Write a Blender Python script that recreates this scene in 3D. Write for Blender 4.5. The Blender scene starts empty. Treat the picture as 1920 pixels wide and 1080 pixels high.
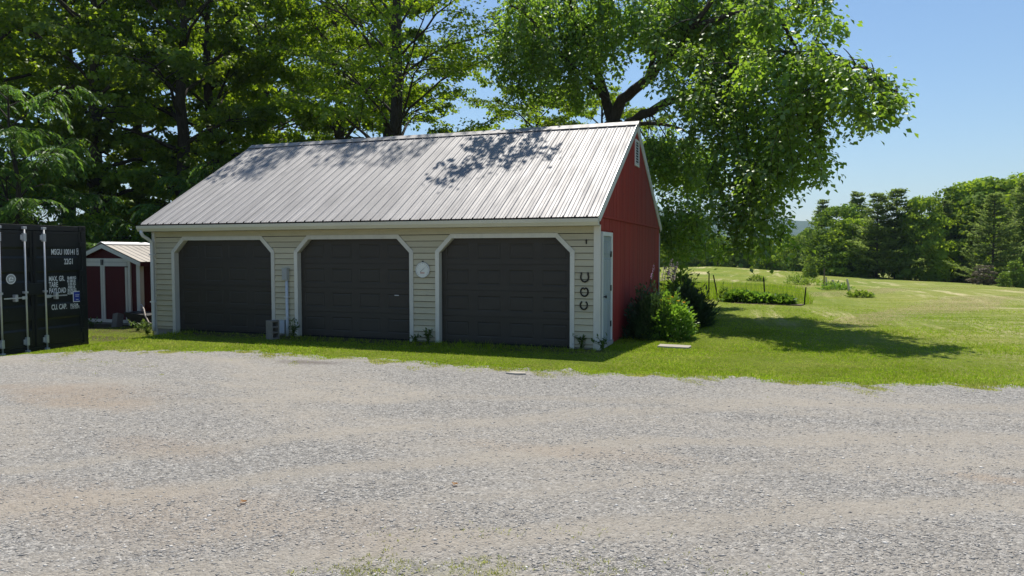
import bpy, math, random
import numpy as np
from mathutils import Vector, Matrix, noise as mnoise

# ------------------------------------------------------------------ camera, sky, sun, exposure
SC = bpy.context.scene
COL = SC.collection
R = math.radians
FPX, PITCH, YAW, ROLL = 1361.13, .0488, -.3482, -.0006
CAM = np.array([3.0643, -13.1659, 1.8112])
_s, _c = math.sin(YAW), math.cos(YAW)
_right = np.array([_c, -_s, 0]); _fwd = np.array([_s, _c, 0]); _up = np.array([0, 0, 1.])
_sp, _cp = math.sin(PITCH), math.cos(PITCH)
FW = _fwd*_cp - _up*_sp; _u2 = _up*_cp + _fwd*_sp
_sr, _cr = math.sin(ROLL), math.cos(ROLL)
RT = _right*_cr + _u2*_sr; UPV = _u2*_cr - _right*_sr
cam_d = bpy.data.cameras.new('camera'); cam = bpy.data.objects.new('camera', cam_d); COL.objects.link(cam)
cam.matrix_world = Matrix(((RT[0], UPV[0], -FW[0], CAM[0]), (RT[1], UPV[1], -FW[1], CAM[1]), (RT[2], UPV[2], -FW[2], CAM[2]), (0, 0, 0, 1)))
cam_d.sensor_width = 36; cam_d.lens = FPX/1920*36; cam_d.clip_start = .1; cam_d.clip_end = 12000
SC.camera = cam
SUNV = Vector((-.145, .45, 1.0)).normalized()
SUN_EL = math.asin(SUNV.z)
world = bpy.data.worlds.new('World'); SC.world = world; world.use_nodes = True
wn = world.node_tree; wn.nodes.clear()
sky = wn.nodes.new('ShaderNodeTexSky'); sky.sky_type = 'NISHITA'; sky.sun_disc = False
sky.sun_elevation = SUN_EL; sky.sun_rotation = math.atan2(SUNV.x, SUNV.y)
sky.altitude = 200; sky.air_density = 1.3; sky.dust_density = .1; sky.ozone_density = 6.5
wb = wn.nodes.new('ShaderNodeBackground'); wb.inputs['Strength'].default_value = .094
wo = wn.nodes.new('ShaderNodeOutputWorld')
wn.links.new(sky.outputs[0], wb.inputs[0]); wn.links.new(wb.outputs[0], wo.inputs[0])
sl = bpy.data.lights.new('sun', 'SUN'); sl.energy = 5.0; sl.angle = R(.53); sl.color = (1.0, .945, .85)
sun = bpy.data.objects.new('sun', sl); COL.objects.link(sun); sun.location = (0, 0, 60)
sun.rotation_euler = SUNV.to_track_quat('Z', 'Y').to_euler()
SC.view_settings.view_transform = 'Standard'; SC.view_settings.look = 'None'
SC.view_settings.gamma = 1; SC.view_settings.exposure = .34
SC.view_settings.use_curve_mapping = False
SC.render.engine = 'CYCLES'

# ------------------------------------------------------------------ helpers
def at(u, v, d):
    """world point at a given distance along the camera axis (used to measure places)"""
    return CAM + d*(FW + RT*((u-960)/FPX) - UPV*((v-540)/FPX))
def smooth(t):
    t = np.clip(t, 0, 1); return t*t*(3-2*t)
def terrain(x, y):
    x = np.asarray(x, float); y = np.asarray(y, float)
    z = -.24*smooth((-9.3-x)/2.2)
    z = z - .0245*np.clip((x+5)/33, 0, 1.3)*np.clip(y-10, 0, 75)
    z = z - 4.0*smooth((y-82)/45)
    w = smooth((y-9)/12)*(1-smooth((y-150)/200))
    z = z + w*.05*(np.sin(x*.55+y*.11)+np.sin(y*.31-x*.2+1.3))
    return z
def tz(x, y): return float(terrain(x, y))
# edge between gravel yard and lawn
EDGE = np.array([(-60, -12), (-30, -8), (-16, -6.2), (-11.5, -5.0), (-9.9, -4.55), (-8.9, -3.55), (-7.6, -3.0), (-6.2, -2.55), (-4.3, -2.55), (-3.2, -2.6), (-1.9, -2.62),
                 (-.7, -2.7), (.4, -2.72), (1.4, -2.45), (2.5, -2.45), (3.4, -2.42), (4.9, -2.15), (6.2, -1.8), (9, -1.2), (14, .2), (30, 5), (60, 12)])
def edge_y(x):
    x = np.asarray(x, float)
    base = np.interp(x, EDGE[:, 0], EDGE[:, 1])
    return base + .06*np.sin(x*5.1+1) + .05*np.sin(x*9.7+.4) + .08*np.sin(x*2.3+2) + .03*np.sin(x*23)

def tag(o, label=None, cat=None, group=None, kind=None):
    if label: o['label'] = label
    if cat: o['category'] = cat
    if group: o['group'] = group
    if kind: o['kind'] = kind
    return o
def thing(name, label, cat, loc=(0, 0, 0), rz=0, group=None):
    o = bpy.data.objects.new(name, None); COL.objects.link(o)
    o.empty_display_size = .2
    o.location = loc; o.rotation_euler = (0, 0, rz)
    return tag(o, label, cat, group)
def link(name, me, parent=None, loc=None):
    o = bpy.data.objects.new(name, me); COL.objects.link(o)
    if parent: o.parent = parent
    if loc is not None: o.location = loc
    return o
def np_mesh(name, V, F, mat, smooth_sh=False):
    V = np.asarray(V, np.float32); F = np.asarray(F, np.int32)
    me = bpy.data.meshes.new(name)
    n, (m, k) = len(V), F.shape
    me.vertices.add(n); me.vertices.foreach_set('co', V.ravel())
    me.loops.add(m*k); me.loops.foreach_set('vertex_index', F.ravel())
    me.polygons.add(m); me.polygons.foreach_set('loop_start', np.arange(0, m*k, k, dtype=np.int32))
    if smooth_sh: me.polygons.foreach_set('use_smooth', np.ones(m, bool))
    me.update(calc_edges=True)
    me.materials.append(mat)
    return me

class MB:
    """collects polygons for one mesh"""
    def __init__(s): s.v = []; s.f = []
    def poly(s, pts):
        i = len(s.v); s.v += [tuple(p) for p in pts]; s.f.append(tuple(range(i, i+len(pts)))); return s
    def hexa(s, p):
        i = len(s.v); s.v += [tuple(q) for q in p]
        for f in ((0, 3, 2, 1), (4, 5, 6, 7), (0, 1, 5, 4), (1, 2, 6, 5), (2, 3, 7, 6), (3, 0, 4, 7)): s.f.append(tuple(i+a for a in f))
        return s
    def box(s, x0, x1, y0, y1, z0, z1):
        return s.hexa([(x0, y0, z0), (x1, y0, z0), (x1, y1, z0), (x0, y1, z0), (x0, y0, z1), (x1, y0, z1), (x1, y1, z1), (x0, y1, z1)])
    def prism(s, pts, d):
        """closed polygon pts (3d), extruded by vector d"""
        n = len(pts); i = len(s.v)
        s.v += [tuple(p) for p in pts]; s.v += [(p[0]+d[0], p[1]+d[1], p[2]+d[2]) for p in pts]
        s.f.append(tuple(i+k for k in range(n))[::-1]); s.f.append(tuple(i+n+k for k in range(n)))
        for k in range(n): s.f.append((i+k, i+(k+1) % n, i+n+(k+1) % n, i+n+k))
        return s
    def tube(s, pts, rad, n=8, cap=True):
        pts = [Vector(p) for p in pts]
        if not hasattr(rad, '__len__'): rad = [rad]*len(pts)
        i0 = len(s.v); ref = None
        for k, p in enumerate(pts):
            t = (pts[min(k+1, len(pts)-1)]-pts[max(k-1, 0)])
            t = t.normalized() if t.length > 1e-9 else Vector((0, 0, 1))
            if ref is None:
                ref = t.orthogonal().normalized()
            a = ref - t*ref.dot(t)
            a = a.normalized() if a.length > 1e-6 else t.orthogonal().normalized()
            ref = a; b = t.cross(a)
            for j in range(n):
                an = 2*math.pi*j/n
                s.v.append(tuple(p + (a*math.cos(an)+b*math.sin(an))*rad[k]))
        for k in range(len(pts)-1):
            for j in range(n):
                a = i0+k*n+j; b = i0+k*n+(j+1) % n
                s.f.append((a, b, b+n, a+n))
        if cap:
            s.f.append(tuple(i0+j for j in range(n))[::-1]); s.f.append(tuple(i0+(len(pts)-1)*n+j for j in range(n)))
        return s
    def lathe(s, prof, n=24, axis='z', c=(0, 0, 0)):
        i0 = len(s.v)
        for r, h in prof:
            for j in range(n):
                a = 2*math.pi*j/n; x, y = r*math.cos(a), r*math.sin(a)
                p = (x, y, h) if axis == 'z' else (x, -h, y)
                s.v.append((p[0]+c[0], p[1]+c[1], p[2]+c[2]))
        for k in range(len(prof)-1):
            for j in range(n):
                a = i0+k*n+j; b = i0+k*n+(j+1) % n
                s.f.append((a, b, b+n, a+n))
        s.f.append(tuple(i0+j for j in range(n))[::-1]); s.f.append(tuple(i0+(len(prof)-1)*n+j for j in range(n)))
        return s
    def mesh(s, name, mat, sm=False):
        me = bpy.data.meshes.new(name); me.from_pydata(s.v, [], s.f); me.update()
        me.materials.append(mat)
        if sm:
            me.polygons.foreach_set('use_smooth', np.ones(len(me.polygons), bool))
        return me
    def build(s, name, mat, parent=None, sm=False, bevel=0):
        o = link(name, s.mesh(name, mat, sm), parent)
        if bevel:
            b = o.modifiers.new('bevel', 'BEVEL'); b.width = bevel; b.segments = 2; b.limit_method = 'ANGLE'; b.angle_limit = R(40)
        return o

# ------------------------------------------------------------------ materials
def new_mat(name):
    m = bpy.data.materials.new(name); m.use_nodes = True
    nt = m.node_tree; nt.nodes.clear()
    out = nt.nodes.new('ShaderNodeOutputMaterial')
    return m, nt, out
def N(nt, typ, **kw):
    n = nt.nodes.new(typ)
    for k, v in kw.items():
        if k.startswith('i_'):
            key = k[2:]; key = int(key) if key.isdigit() else key
            n.inputs[key].default_value = v
        else: setattr(n, k, v)
    return n
def coords(nt, scale=(1, 1, 1), rot=(0, 0, 0), kind='Object'):
    tc = N(nt, 'ShaderNodeTexCoord'); mp = N(nt, 'ShaderNodeMapping')
    mp.inputs['Scale'].default_value = scale; mp.inputs['Rotation'].default_value = rot
    nt.links.new(tc.outputs[kind], mp.inputs[0]); return mp.outputs[0]
def worldpos(nt, scale=(1, 1, 1), rot=(0, 0, 0)):
    g = N(nt, 'ShaderNodeNewGeometry'); mp = N(nt, 'ShaderNodeMapping')
    mp.inputs['Scale'].default_value = scale; mp.inputs['Rotation'].default_value = rot
    nt.links.new(g.outputs['Position'], mp.inputs[0]); return mp.outputs[0]
def noise_n(nt, vec, scale, detail=4, rough=.55, dist=0):
    n = N(nt, 'ShaderNodeTexNoise'); n.inputs['Scale'].default_value = scale; n.inputs['Detail'].default_value = detail
    n.inputs['Roughness'].default_value = rough; n.inputs['Distortion'].default_value = dist
    if vec is not None: nt.links.new(vec, n.inputs['Vector'])
    return n.outputs['Fac']
def ramp(nt, fac, stops):
    r = N(nt, 'ShaderNodeValToRGB'); el = r.color_ramp.elements
    while len(el) < len(stops): el.new(.5)
    for e, (p, c) in zip(el, stops):
        e.position = p; e.color = (c, c, c, 1) if not hasattr(c, '__len__') else (*c, 1)
    nt.links.new(fac, r.inputs[0]); return r.outputs[0]
def mix(nt, fac, a, b, mode='MIX'):
    m = N(nt, 'ShaderNodeMix', data_type='RGBA', blend_type=mode)
    for s, v in ((0, fac), (6, a), (7, b)):
        if hasattr(v, 'is_output') or isinstance(v, bpy.types.NodeSocket): nt.links.new(v, m.inputs[s])
        elif s == 0: m.inputs[0].default_value = v
        else: m.inputs[s].default_value = (*v, 1)
    return m.outputs[2]
def mth(nt, op, a, b=None, c=None):
    m = N(nt, 'ShaderNodeMath', operation=op)
    for i, v in enumerate((a, b, c)):
        if v is None: continue
        if isinstance(v, bpy.types.NodeSocket): nt.links.new(v, m.inputs[i])
        else: m.inputs[i].default_value = v
    return m.outputs[0]
def bump(nt, h, strength, dist):
    b = N(nt, 'ShaderNodeBump'); b.inputs['Strength'].default_value = strength; b.inputs['Distance'].default_value = dist
    nt.links.new(h, b.inputs['Height']); return b.outputs[0]
def principled(nt, out, col, rough=.6, metal=0, normal=None, spec=.4):
    p = N(nt, 'ShaderNodeBsdfPrincipled')
    for k, v in (('Base Color', col), ('Roughness', rough), ('Metallic', metal), ('Specular IOR Level', spec)):
        if isinstance(v, bpy.types.NodeSocket): nt.links.new(v, p.inputs[k])
        elif k == 'Base Color': p.inputs[k].default_value = (*v, 1)
        else: p.inputs[k].default_value = v
    if normal is not None: nt.links.new(normal, p.inputs['Normal'])
    nt.links.new(p.outputs[0], out.inputs[0]); return p
def rnd_obj(nt):
    return N(nt, 'ShaderNodeObjectInfo').outputs['Random']
def painted(name, col, rough=.6, var=.12, streak=(3, 3, .6), wear=None, wear_amt=.0, bumpd=.002, metal=0, objvar=.08, spec=.35):
    """paint or plain surface with uneven tone, streaks, optional worn patches, per-piece tone"""
    m, nt, out = new_mat(name)
    v = worldpos(nt, streak); n1 = noise_n(nt, v, 2.2, 6, .6)
    d = tuple(c*(1-var) for c in col); l = tuple(min(1, c*(1+var)) for c in col)
    c = ramp(nt, n1, [(.3, d), (.7, l)])
    fine = noise_n(nt, worldpos(nt), 60, 3)
    c = mix(nt, .25, c, ramp(nt, fine, [(.35, d), (.65, l)]))
    if wear is not None:
        wn_ = noise_n(nt, worldpos(nt, (1, 1, 1)), 5.5, 8, .7)
        f = ramp(nt, wn_, [(.62-wear_amt, 0.), (.68-wear_amt*.6, 1.)])
        c = mix(nt, mth(nt, 'MULTIPLY', f, .75), c, wear)
    if objvar:
        r = rnd_obj(nt); k = mth(nt, 'MULTIPLY_ADD', r, objvar*2, 1-objvar)
        hsv = N(nt, 'ShaderNodeHueSaturation'); nt.links.new(k, hsv.inputs['Value']); nt.links.new(c, hsv.inputs['Color']); c = hsv.outputs[0]
    rg = ramp(nt, n1, [(.2, max(0, rough-.08)), (.8, min(1, rough+.08))])
    nb = bump(nt, noise_n(nt, worldpos(nt, (2, 2, 1)), 40, 4), .5, bumpd)
    principled(nt, out, c, rg, metal, nb, spec)
    return m
def leaf_mat(name, col, col2, trans=.42, gloss=.1, sc=.35, tcol=None, rough=.42):
    m, nt, out = new_mat(name)
    g = N(nt, 'ShaderNodeNewGeometry')
    c = mix(nt, g.outputs['Random Per Island'], col, col2)
    big = noise_n(nt, worldpos(nt), sc, 3)
    k = mth(nt, 'MULTIPLY_ADD', big, 1.3, .35)
    hsv = N(nt, 'ShaderNodeHueSaturation'); nt.links.new(k, hsv.inputs['Value']); nt.links.new(c, hsv.inputs['Color']); c = hsv.outputs[0]
    d = N(nt, 'ShaderNodeBsdfDiffuse'); nt.links.new(c, d.inputs[0])
    t = N(nt, 'ShaderNodeBsdfTranslucent')
    h2 = N(nt, 'ShaderNodeHueSaturation'); h2.inputs['Hue'].default_value = .486; h2.inputs['Saturation'].default_value = 1.1; h2.inputs['Value'].default_value = 2.5
    nt.links.new(c, h2.inputs['Color']); nt.links.new(h2.outputs[0], t.inputs[0])
    ms = N(nt, 'ShaderNodeMixShader'); ms.inputs[0].default_value = trans
    nt.links.new(d.outputs[0], ms.inputs[1]); nt.links.new(t.outputs[0], ms.inputs[2])
    gl = N(nt, 'ShaderNodeBsdfGlossy'); gl.inputs['Roughness'].default_value = rough; gl.inputs[0].default_value = (.9, .95, .9, 1)
    ms2 = N(nt, 'ShaderNodeMixShader'); ms2.inputs[0].default_value = .012+gloss*.10
    nt.links.new(ms.outputs[0], ms2.inputs[1]); nt.links.new(gl.outputs[0], ms2.inputs[2])
    nt.links.new(ms2.outputs[0], out.inputs[0])
    return m
def bark_mat(name, a, b):
    m, nt, out = new_mat(name)
    v = worldpos(nt, (6, 6, 1)); n = noise_n(nt, v, 3, 8, .65, .4)
    c = ramp(nt, n, [(.3, a), (.7, b)])
    principled(nt, out, c, .9, 0, bump(nt, n, .9, .03), .2); return m

M = {}
M['siding'] = painted('siding_paint', (.49, .44, .305), .62, .10, (1.2, 1.2, 6), (.33, .305, .24), .0, .002, objvar=.09)
M['frieze'] = painted('frieze_paint', (.46, .415, .28), .62, .12, (1.2, 1.2, 6), (.36, .31, .23), .02, .002, objvar=.05)
M['trim'] = painted('trim_paint', (.60, .575, .50), .55, .09, (3, 3, 1), (.45, .43, .38), .0, .0015)
M['white'] = painted('white_trim', (.64, .65, .64), .5, .06, (3, 3, 1), None, 0, .001)
M['gutter'] = painted('gutter_paint', (.60, .565, .44), .45, .07, (.6, 3, 5), (.45, .42, .33), -.03, .001)
M['door'] = painted('garage_door_paint', (.047, .040, .032), .5, .16, (.7, 2, 2), None, 0, .0008, objvar=.05, spec=.3)
M['red'] = painted('barn_red', (.30, .036, .03), .7, .16, (5, 5, .5), (.17, .04, .035), .03, .002, objvar=.10, spec=.2)
M['red_shed'] = painted('shed_red', (.075, .012, .014), .75, .14, (4, 4, .6), None, 0, .002, objvar=.06, spec=.2)
M['blue_door'] = painted('blue_grey_door', (.27, .315, .35), .5, .08, (3, 3, .7), (.40, .43, .45), -.04, .001)
M['black'] = painted('closure_and_shade_black', (.012, .012, .013), .8, .1)
M['concrete'] = painted('concrete', (.30, .285, .26), .9, .2, (2, 2, 2), (.18, .17, .16), 0, .004)
M['block'] = painted('cinder_concrete', (.19, .175, .15), .95, .2, (3, 3, 3), (.11, .10, .09), .02, .004)
M['slabstone'] = painted('paving_slab', (.36, .325, .27), .9, .1, (2, 2, 2), (.38, .35, .30), -.05, .003)
M['grey_box'] = painted('grey_metal_box', (.36, .37, .36), .5, .08)
M['pvc'] = painted('grey_pvc', (.46, .49, .53), .45, .06)
M['iron'] = painted('rusty_iron', (.022, .018, .015), .75, .3, (8, 8, 8), (.06, .03, .018), .02)
M['dark_metal'] = painted('dark_hinge', (.03, .03, .032), .5, .1)
M['dial'] = painted('dial_face', (.68, .68, .62), .4, .05, (6, 6, 6))
M['print_dark'] = painted('print_dark', (.05, .05, .055), .6, .05)
M['print_red'] = painted('print_red', (.50, .16, .12), .6, .05)
M['cont'] = painted('container_paint', (.014, .016, .016), .42, .25, (1.5, 1.5, .8), (.07, .06, .05), -.03, .003, objvar=.05, spec=.45)
M['steel'] = painted('galvanised_steel', (.55, .56, .57), .42, .12, (5, 5, 5), metal=.35)
M['letter'] = painted('white_lettering', (.78, .79, .79), .55, .05, objvar=0)
M['sticker_blue'] = painted('blue_sticker', (.03, .05, .33), .5, .05)
M['wood_post'] = painted('weathered_post', (.16, .13, .10), .9, .3, (8, 8, 1), (.07, .06, .05), .03, .004)
M['post_pale'] = painted('pale_post', (.52, .46, .40), .85, .15, (8, 8, 1))
M['wire'] = painted('wire', (.16, .16, .16), .6, .1)
M['soil'] = painted('bed_soil', (.10, .075, .05), .95, .3, (3, 3, 3))

# metal roofing
def roof_mat(name, base, rough, stain):
    m, nt, out = new_mat(name)
    v = worldpos(nt, (2.2, .35, .35)); n = noise_n(nt, v, 2.6, 6, .6)
    n2 = noise_n(nt, worldpos(nt, (9, .5, .5)), 2, 5, .6)
    c = ramp(nt, n, [(.28, tuple(a*(1-stain) for a in base)), (.7, base)])
    c = mix(nt, .35, c, ramp(nt, n2, [(.3, tuple(a*.72 for a in base)), (.65, base)]))
    r = rnd_obj(nt); hsv = N(nt, 'ShaderNodeHueSaturation'); nt.links.new(mth(nt, 'MULTIPLY_ADD', r, .12, .94), hsv.inputs['Value']); nt.links.new(c, hsv.inputs['Color'])
    rg = ramp(nt, n, [(.25, min(1, rough+.1)), (.75, rough-.06)])
    principled(nt, out, hsv.outputs[0], rg, .4, bump(nt, noise_n(nt, worldpos(nt), 3.5, 2), .35, .012), .5)
    return m
M['roof'] = roof_mat('metal_roofing', (.285, .277, .277), .60, .26)
M['shed_roof'] = roof_mat('shed_roofing', (.27, .25, .23), .55, .2)
M['ridge_white'] = roof_mat('bright_ridge_metal', (.72, .72, .74), .4, .1)

# vegetation
M['bark_dark'] = bark_mat('dark_bark', (.022, .018, .014), (.075, .063, .05))
M['bark'] = bark_mat('grey_bark', (.035, .03, .025), (.11, .095, .08))
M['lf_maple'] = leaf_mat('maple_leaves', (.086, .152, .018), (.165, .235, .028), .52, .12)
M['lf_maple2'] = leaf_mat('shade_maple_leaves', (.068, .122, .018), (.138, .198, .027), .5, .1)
M['lf_weep'] = leaf_mat('weeping_leaves', (.078, .150, .024), (.155, .245, .036), .5, .45, .5)
M['lf_walnut'] = leaf_mat('walnut_leaves', (.045, .10, .02), (.09, .165, .032), .42, .1)
M['lf_far'] = leaf_mat('far_leaves', (.125, .205, .026), (.19, .265, .038), .42, .02, .25, rough=.7)
M['lf_far2'] = leaf_mat('far_leaves_dark', (.080, .14, .022), (.135, .205, .036), .38, .02, .25, rough=.7)
M['lf_pine'] = leaf_mat('pine_needles', (.095, .145, .038), (.155, .205, .06), .38, .02, .5, rough=.7)
M['lf_bright'] = leaf_mat('sapling_leaves', (.10, .165, .028), (.15, .21, .04), .4, .03, .8)
M['lf_bush'] = leaf_mat('peony_leaves', (.022, .050, .016), (.045, .080, .024), .25, .35, 2)
M['lf_lime'] = leaf_mat('lime_leaves', (.085, .175, .026), (.15, .26, .042), .38, .15, 2)
M['lf_weed'] = leaf_mat('weed_leaves', (.04, .075, .018), (.085, .13, .03), .35, .1, 2)
M['lf_bed'] = leaf_mat('bed_leaves', (.075, .15, .022), (.12, .21, .035), .35, .15, 1)
M['fl_yellow'] = leaf_mat('yellow_petals', (.55, .36, .02), (.65, .48, .06), .3, .0, 2)
M['fl_purple'] = leaf_mat('purple_petals', (.30, .20, .34), (.42, .32, .40), .3, .0, 2)
M['lf_litter'] = leaf_mat('dead_leaves', (.20, .10, .04), (.30, .17, .07), .2, .0, 2)
M['lf_dead'] = leaf_mat('dead_twigs', (.11, .095, .06), (.17, .15, .10), .1, .0, 2)

# ------------------------------------------------------------------ ground and hills
def ground_mat():
    m, nt, out = new_mat('lawn_and_field')
    P = N(nt, 'ShaderNodeNewGeometry').outputs['Position']
    sep = N(nt, 'ShaderNodeSeparateXYZ'); nt.links.new(P, sep.inputs[0])
    X, Y = sep.outputs[0], sep.outputs[1]
    lawn = ramp(nt, noise_n(nt, worldpos(nt), 1.6, 6, .65), [(.3, (.11, .15, .014)), (.55, (.155, .195, .02)), (.75, (.21, .225, .04))])
    fine = ramp(nt, noise_n(nt, worldpos(nt, (1, .45, 1)), 26, 5, .75), [(.25, .45), (.75, 1.35)])
    lawn = mix(nt, 1, lawn, fine, 'MULTIPLY')
    # hay field: dry mown lines following the wheel tracks
    v = worldpos(nt, (1.0, .10, 1), (0, 0, R(20)))
    st = noise_n(nt, v, .85, 7, .68, .8)
    patch = noise_n(nt, worldpos(nt), .16, 5, .6)
    field = ramp(nt, patch, [(.3, (.135, .19, .022)), (.5, (.185, .225, .03)), (.72, (.25, .255, .05))])
    hay = ramp(nt, st, [(.50, 0.), (.62, 1.)])
    hay = mth(nt, 'MULTIPLY', hay, ramp(nt, noise_n(nt, worldpos(nt), .12, 3), [(.42, .0), (.6, 1.)]))
    # more dry hay on the right-hand part of the field, near the corner
    near = mth(nt, 'MULTIPLY', ramp(nt, mth(nt, 'MULTIPLY_ADD', X, .16, -.75), [(0., 0.), (1., 1.)]), ramp(nt, mth(nt, 'MULTIPLY_ADD', Y, -.03, 1.0), [(0., .25), (.8, 1.)]))
    st2 = noise_n(nt, worldpos(nt, (.35, 1.5, 1), (0, 0, R(16))), 1.0, 7, .65, 1.0)
    hay2 = mth(nt, 'MULTIPLY', ramp(nt, st2, [(.46, 0.), (.60, 1.)]), near)
    hay = mth(nt, 'MAXIMUM', hay, hay2)
    field = mix(nt, mth(nt, 'MULTIPLY', hay, .8), field, (.56, .48, .28))
    field = mix(nt, 1, field, ramp(nt, noise_n(nt, worldpos(nt, (1, .4, 1)), 9, 6, .75), [(.25, .62), (.75, 1.25)]), 'MULTIPLY')
    # lawn gives way to field behind and to the right
    d = mth(nt, 'ADD', mth(nt, 'MULTIPLY', X, .10), mth(nt, 'MULTIPLY', Y, .075))
    d = mth(nt, 'ADD', d, mth(nt, 'MULTIPLY', noise_n(nt, worldpos(nt), .5, 4), .6))
    f = ramp(nt, mth(nt, 'MULTIPLY_ADD', d, 1, -.45), [(0.2, 0.), (.8, 1.)])
    c = mix(nt, f, lawn, field)
    # leaf litter and bare earth under the wood on the left
    wood = mth(nt, 'MULTIPLY', ramp(nt, mth(nt, 'MULTIPLY_ADD', X, -.3, -3.2), [(0., 0.), (1., 1.)]), ramp(nt, mth(nt, 'MULTIPLY_ADD', Y, .6, .3), [(0., 0.), (1., 1.)]))
    wood = mth(nt, 'MULTIPLY', wood, ramp(nt, noise_n(nt, worldpos(nt), 1.2, 5), [(.3, .4), (.5, 1.)]))
    eave_soil_shade = mth(nt, 'MULTIPLY', ramp(nt, mth(nt, 'MULTIPLY_ADD', mth(nt, 'ADD', Y, mth(nt, 'MULTIPLY', noise_n(nt, worldpos(nt), 2.5, 5, .7), .7)), 2., 1.0), [(0., 0.), (.8, 1.)]), ramp(nt, mth(nt, 'MULTIPLY_ADD', Y, -2., 0.5), [(0., 0.), (.4, 1.)]))  # bare soil along the front wall, coloured dark to deepen the eave shadow
    eave_soil_shade = mth(nt, 'MULTIPLY', eave_soil_shade, ramp(nt, mth(nt, 'MULTIPLY_ADD', X, -1, .6), [(0., 0.), (1., 1.)]))
    c = mix(nt, mth(nt, 'MULTIPLY', eave_soil_shade, .8), c, (.075, .058, .04))
    c = mix(nt, wood, c, (.07, .055, .032))
    h = noise_n(nt, worldpos(nt), 30, 5, .7)
    principled(nt, out, c, .95, 0, bump(nt, h, .8, .05), .1)
    return m
def axis(lo, hi, a, b, step, grow=1.25):
    mid = list(np.arange(a, b+1e-6, step)); s = step; x = b; up = []
    while x < hi: s *= grow; x += s; up.append(min(x, hi))
    s = step; x = a; dn = []
    while x > lo: s *= grow; x -= s; dn.append(max(x, lo))
    return np.array(dn[::-1]+mid+up)
gx = axis(-4000, 4000, -24, 40, .8); gy = axis(-4000, 4000, -16, 100, .8)
GX, GY = np.meshgrid(gx, gy); GZ = terrain(GX, GY)
V = np.stack([GX.ravel(), GY.ravel(), GZ.ravel()], 1)
nx, ny = len(gx), len(gy)
ii, jj = np.meshgrid(np.arange(nx-1), np.arange(ny-1)); a = (jj*nx+ii).ravel()
F = np.stack([a, a+1, a+nx+1, a+nx], 1)
g = link('ground', np_mesh('ground', V, F, ground_mat(), True)); tag(g, kind='structure')

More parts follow.
